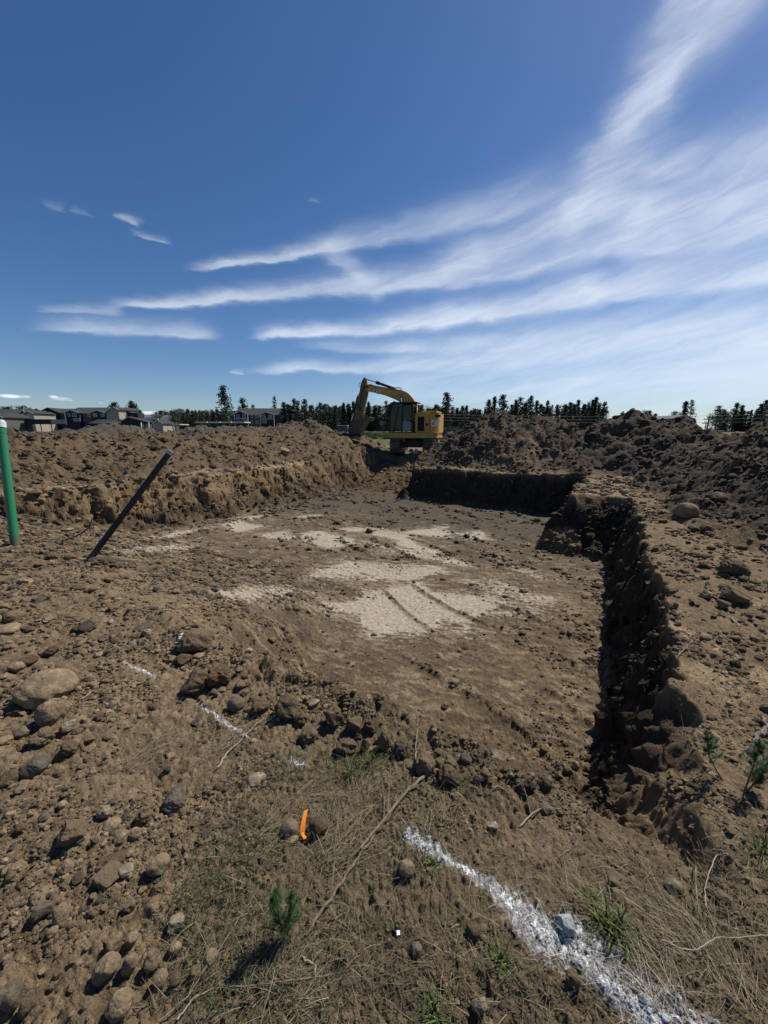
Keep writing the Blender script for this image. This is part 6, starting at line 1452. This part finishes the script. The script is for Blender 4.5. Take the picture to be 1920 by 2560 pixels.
# far left houses
h = House('tan two-storey house with white gables at the far left', 120, 'house', 'house')
y_ = h.block(-30, 60, 1033, 1021, M_TAN, 'x', 11, 2); h.win(21, 28, 1045, 1050, y_, False); h.win(47, 52, 1046, 1052, y_, False)
h.box('wall_band', 13, 16, 1031, 1064, M_NAVY, .6, 1.2); h.box('wall_band', 52, 56, 1034, 1060, M_NAVY, .6, 1.2)
y_ = h.block(56, 74, 1033, 1025, M_GREY, 'y', 8, 1.5, peak=68); h.win(60, 66, 1034, 1041, y_, False)
y_ = h.block(72, 90, 1033, 1028.5, M_BEIGE, 'y', 8, .5, peak=79); h.win(75, 79, 1034, 1040, y_, False); h.win(83, 87, 1034, 1040, y_, False)
h.box('porch', 42, 54, 1056, 1064, M_TRIM, 1.5, .2)
h = House('small grey gabled house cut by the left edge', 100, 'house', 'house')
y_ = h.block(-26, 12, 1043, 1034, M_GREY, 'y', 8, 0, peak=-7); h.win(0, 6, 1044, 1053, y_, False)
# carports
def carport(u0, u1, vt, vb, y, label, wide=5, m=M_TRIM):
    r = empty('carport', (0, 0, 0), 0, label=label, cat='carport', group='white-roofed carports before the second apartment house' if m is M_TRIM else None)
    x0, x1 = far(u0, 1060, y)[0], far(u1, 1060, y)[0]; zt = far(0, vt, y)[2]; zb = far(0, vb, y)[2]
    MB().box(x0, x1, y, y+wide, zb, zt).build('roof', m, r, .1)
    n = max(2, int((x1-x0)/3.5)); z0_ = gz((x0+x1)/2, y)-.1
    for i in range(n):
        x = x0+.3+(x1-x0-.6)*i/(n-1)
        for yy in (y+.3, y+wide-.3): MB().box(x-.08, x+.08, yy-.08, yy+.08, z0_, zb-.01).build('post', M_DARK, r)
for i, (a, b) in enumerate(((487, 517), (520, 550), (552, 578), (580, 612))): carport(a, b, 1054.2, 1057.6, 105, 'white carport roof, '+('leftmost', 'second from the left', 'third from the left', 'rightmost')[i]+' of the row before the second apartment house')
carport(427, 450, 1060, 1063, 105, 'white carport roof standing apart left of the row of four')
carport(60, 128, 1048, 1060, 105, 'dark flat carport roof below the left apartment house', m=M_NAVY)
# grey house behind the bucket
h = House('blue-grey two-storey house behind the excavator bucket', 135, 'house', 'house')
y_ = h.block(915, 1005, 1052, 1044, M_BLUEG, 'x', 9, 2); h.win(929, 937, 1052, 1062, y_); h.win(970, 979, 1053, 1058, y_, False); h.win(986, 992, 1053, 1058, y_, False); h.win(952, 958, 1053, 1062, 135.9, False); h.box('garage_door', 917, 934, 1067, 1078, M_GARAGE, .3, 1.6)
y_ = h.block(943, 962, 1050, 1045, M_GREY, 'y', 4, 1, vb=1069, gm=M_ROOF); h.win(950, 956, 1053, 1062, y_)
r = tag(MB().box(far(844, 1065, 90)[0], far(869, 1065, 90)[0], 90, 92.4, gz(-9, 90), far(0, 1064, 90)[2]).build('trailer', M_BLUEG), 'blue and white box trailer left of the excavator bucket', 'trailer'); 
MB().box(far(844, 1065, 90)[0]-.02, far(869, 1065, 90)[0]+.02, 89.97, 92.43, far(0, 1064.4, 90)[2], far(0, 1063, 90)[2]).build('roof', M_TRIM, r)
tag(MB().box(far(891, 1075, 60)[0], far(916, 1075, 60)[0], 60, 60.3, gz(-3, 60), far(0, 1076.5, 60)[2]).build('concrete_kerb', M_CAP), 'low pale kerb behind the excavator bucket', 'kerb')
# fence and dark car right of the excavator
fr_ = empty('fence', (0, 0, 0), 0, label='grey board fence right of the excavator tail', cat='fence')
xa, xb = far(1112, 1060, 62)[0], far(1150, 1060, 62)[0]
for i in range(12):
    x = xa+(xb-xa)*i/12; MB().box(x, x+(xb-xa)/12-.03, 62, 62.05, gz(x, 62), gz(x, 62)+far(0, 1068-i*.25, 62)[2]-gz(x, 62)).build('board', M_GARAGE, fr_)
vr = empty('parked_car', (far(1108, 1070, 50)[0], 50, gz(8, 50)), 0, label='dark blue car half hidden behind the excavator tail', cat='car')
MB().prism([(-1.1, .35), (1.1, .35), (1.1, 1.0), (.75, 1.1), (.45, 1.55), (-.7, 1.6), (-1.1, 1.1)], -.8, .8).build('body', mat('car_blue', (.02, .025, .06), .3), vr, .06, True)
for x in (-.65, .7): MB().tube([(x, -.82, .33), (x, -.6, .33)], .33, 16).build('wheel', M_DARK, vr)
MB().prism([(-.62, 1.12), (.42, 1.12), (.3, 1.48), (-.6, 1.5)], -.82, -.79).build('window', M_PANE, vr)
vr = empty('pickup_truck', (far(1397, 1070, 70)[0], 70, gz(32, 70)+.35), 0, label='white pickup seen over the shoulder of the dark mound', cat='truck')
MB().prism([(-2.4, .5), (2.4, .5), (2.4, 1.15), (1.2, 1.25), (.5, 1.9), (-.8, 1.9), (-.9, 1.25), (-2.4, 1.25)], -.9, .9).build('body', M_TRIM, vr, .06, True)
MB().prism([(-.7, 1.3), (1.0, 1.3), (.45, 1.8), (-.7, 1.8)], -.92, -.89).build('window', M_PANE, vr)
for x in (-1.6, 1.5): MB().tube([(x, -.92, .42), (x, -.65, .42)], .42, 16).build('wheel', M_DARK, vr)

# barn with gambrel roof
M_BARN = mat('barn_siding', (.30, .31, .34), .7, nscale=.8, namt=.1); M_BARNR = mat('barn_roof', (.085, .085, .095), .7, nscale=1.5, namt=.2)
by = 75.
br = empty('barn', (0, 0, 0), 0, label='grey gambrel-roofed barn behind the tallest right mound', cat='barn')
def BX(u): return far(u, 1050, by)[0]
def BZ(v): return far(0, v, by)[2]
gp = [(BX(1670), BZ(1085)), (BX(1742), BZ(1085)), (BX(1741), BZ(1066)), (BX(1734), BZ(1048)), (BX(1706), BZ(1038.5)), (BX(1680), BZ(1047)), (BX(1671), BZ(1066))]
MB().prism(gp, by, by+14).build('wall', M_BARN, br)
rfp = [(BX(1742.5), BZ(1067)), (BX(1735), BZ(1047)), (BX(1706), BZ(1037.2)), (BX(1679), BZ(1046)), (BX(1669.5), BZ(1067))]
rfi = [(x*1.0, z-.28) for x, z in rfp][::-1]
rfi = [(rfi[0][0]+.25, rfi[0][1]+.2), (rfi[1][0]+.2, rfi[1][1]), (rfi[2][0], rfi[2][1]), (rfi[3][0]-.2, rfi[3][1]), (rfi[4][0]-.25, rfi[4][1]+.2)]
MB().prism(rfp+rfi, by-.35, by+14.3).build('roof', M_BARNR, br)
MB().box(BX(1702), BX(1712), by-.06, by-.01, BZ(1064), BZ(1049.5)).build('loft_opening', M_GRILL, br)  # black panel put in for the darkness inside the opening
MB().box(BX(1676), BX(1737), by-.08, by-.012, BZ(1049.2), BZ(1048.2)).build('trim_board', M_TRIM, br); MB().box(BX(1672), BX(1741), by-.08, by-.012, BZ(1065.5), BZ(1064.6)).build('trim_board', M_TRIM, br)
MB().prism([(BX(1738), BZ(1060)), (BX(1756), BZ(1072)), (BX(1756), BZ(1074)), (BX(1738), BZ(1063))], by+.1, by+12).build('lean_to_roof', M_BARNR, br)
MB().box(BX(1742), BX(1754), by+.4, by+11.5, BZ(1090), BZ(1072.8)).build('lean_to_wall', M_BARN, br)
sh = empty('metal_shed', (0, 0, 0), 0, label='low pale-roofed shed right of the barn below the utility poles', cat='shed')
x0, x1 = far(1752, 1070, 80)[0], far(1806, 1070, 80)[0]
MB().box(x0, x1, 80, 86, gz(70, 80), far(0, 1077.5, 80)[2]).build('wall', M_GREY, sh); MB().box(x0-.2, x1+.2, 79.7, 86.3, far(0, 1077.4, 80)[2], far(0, 1075.6, 80)[2]).build('roof', M_TRIM, sh)
# poles and wires
M_WIRE = mat('wire', (.20, .20, .21), .6); M_POLE = mat('pole_wood', (.09, .075, .06), .9)
def upole(u, vt, y, label):
    x, _, z = far(u, vt, y); r = empty('utility_pole', (x, y, gz(x, y)), 0, label=label, cat='utility pole'); h_ = z-gz(x, y)
    MB().tube([(0, 0, 0), (0, 0, h_)], [.2, .13], 10).build('pole', M_POLE, r); MB().box(-1.2, 1.2, -.08, .08, h_-.7, h_-.5).build('crossarm', M_POLE, r)
    for q_ in (-1.05, -.4, .4, 1.05): MB().tube([(q_, 0, h_-.5), (q_, 0, h_-.3)], .06, 8).build('insulator', M_CAP, r)
upole(1773, 1042, 95, 'taller utility pole right of the barn'); upole(1766, 1054, 130, 'shorter, farther utility pole right of the barn')
def wire(u0, v0, u1, v1, y, sag, label):
    A = Vector(far(u0, v0, y)); B = Vector(far(u1, v1, y+6)); pts = [A.lerp(B, i/24)-Vector((0, 0, sag*4*(i/24)*(1-i/24))) for i in range(25)]
    tag(MB().tube(pts, .028, 5).build('power_line', M_WIRE), label, 'power line', 'power lines across the tree line')
wire(1040, 1034, 2100, 1030, 88, .9, 'uppermost of the three power lines in front of the tree line')
wire(1040, 1041, 2100, 1039, 88, .9, 'middle one of the three power lines in front of the tree line')
wire(1040, 1049, 2100, 1050, 88, .7, 'lowest of the three power lines in front of the tree line')
upole(1036, 1030, 88, 'pole hidden behind the excavator cab carrying the power lines') if False else None
bpy.context.view_layer.update()
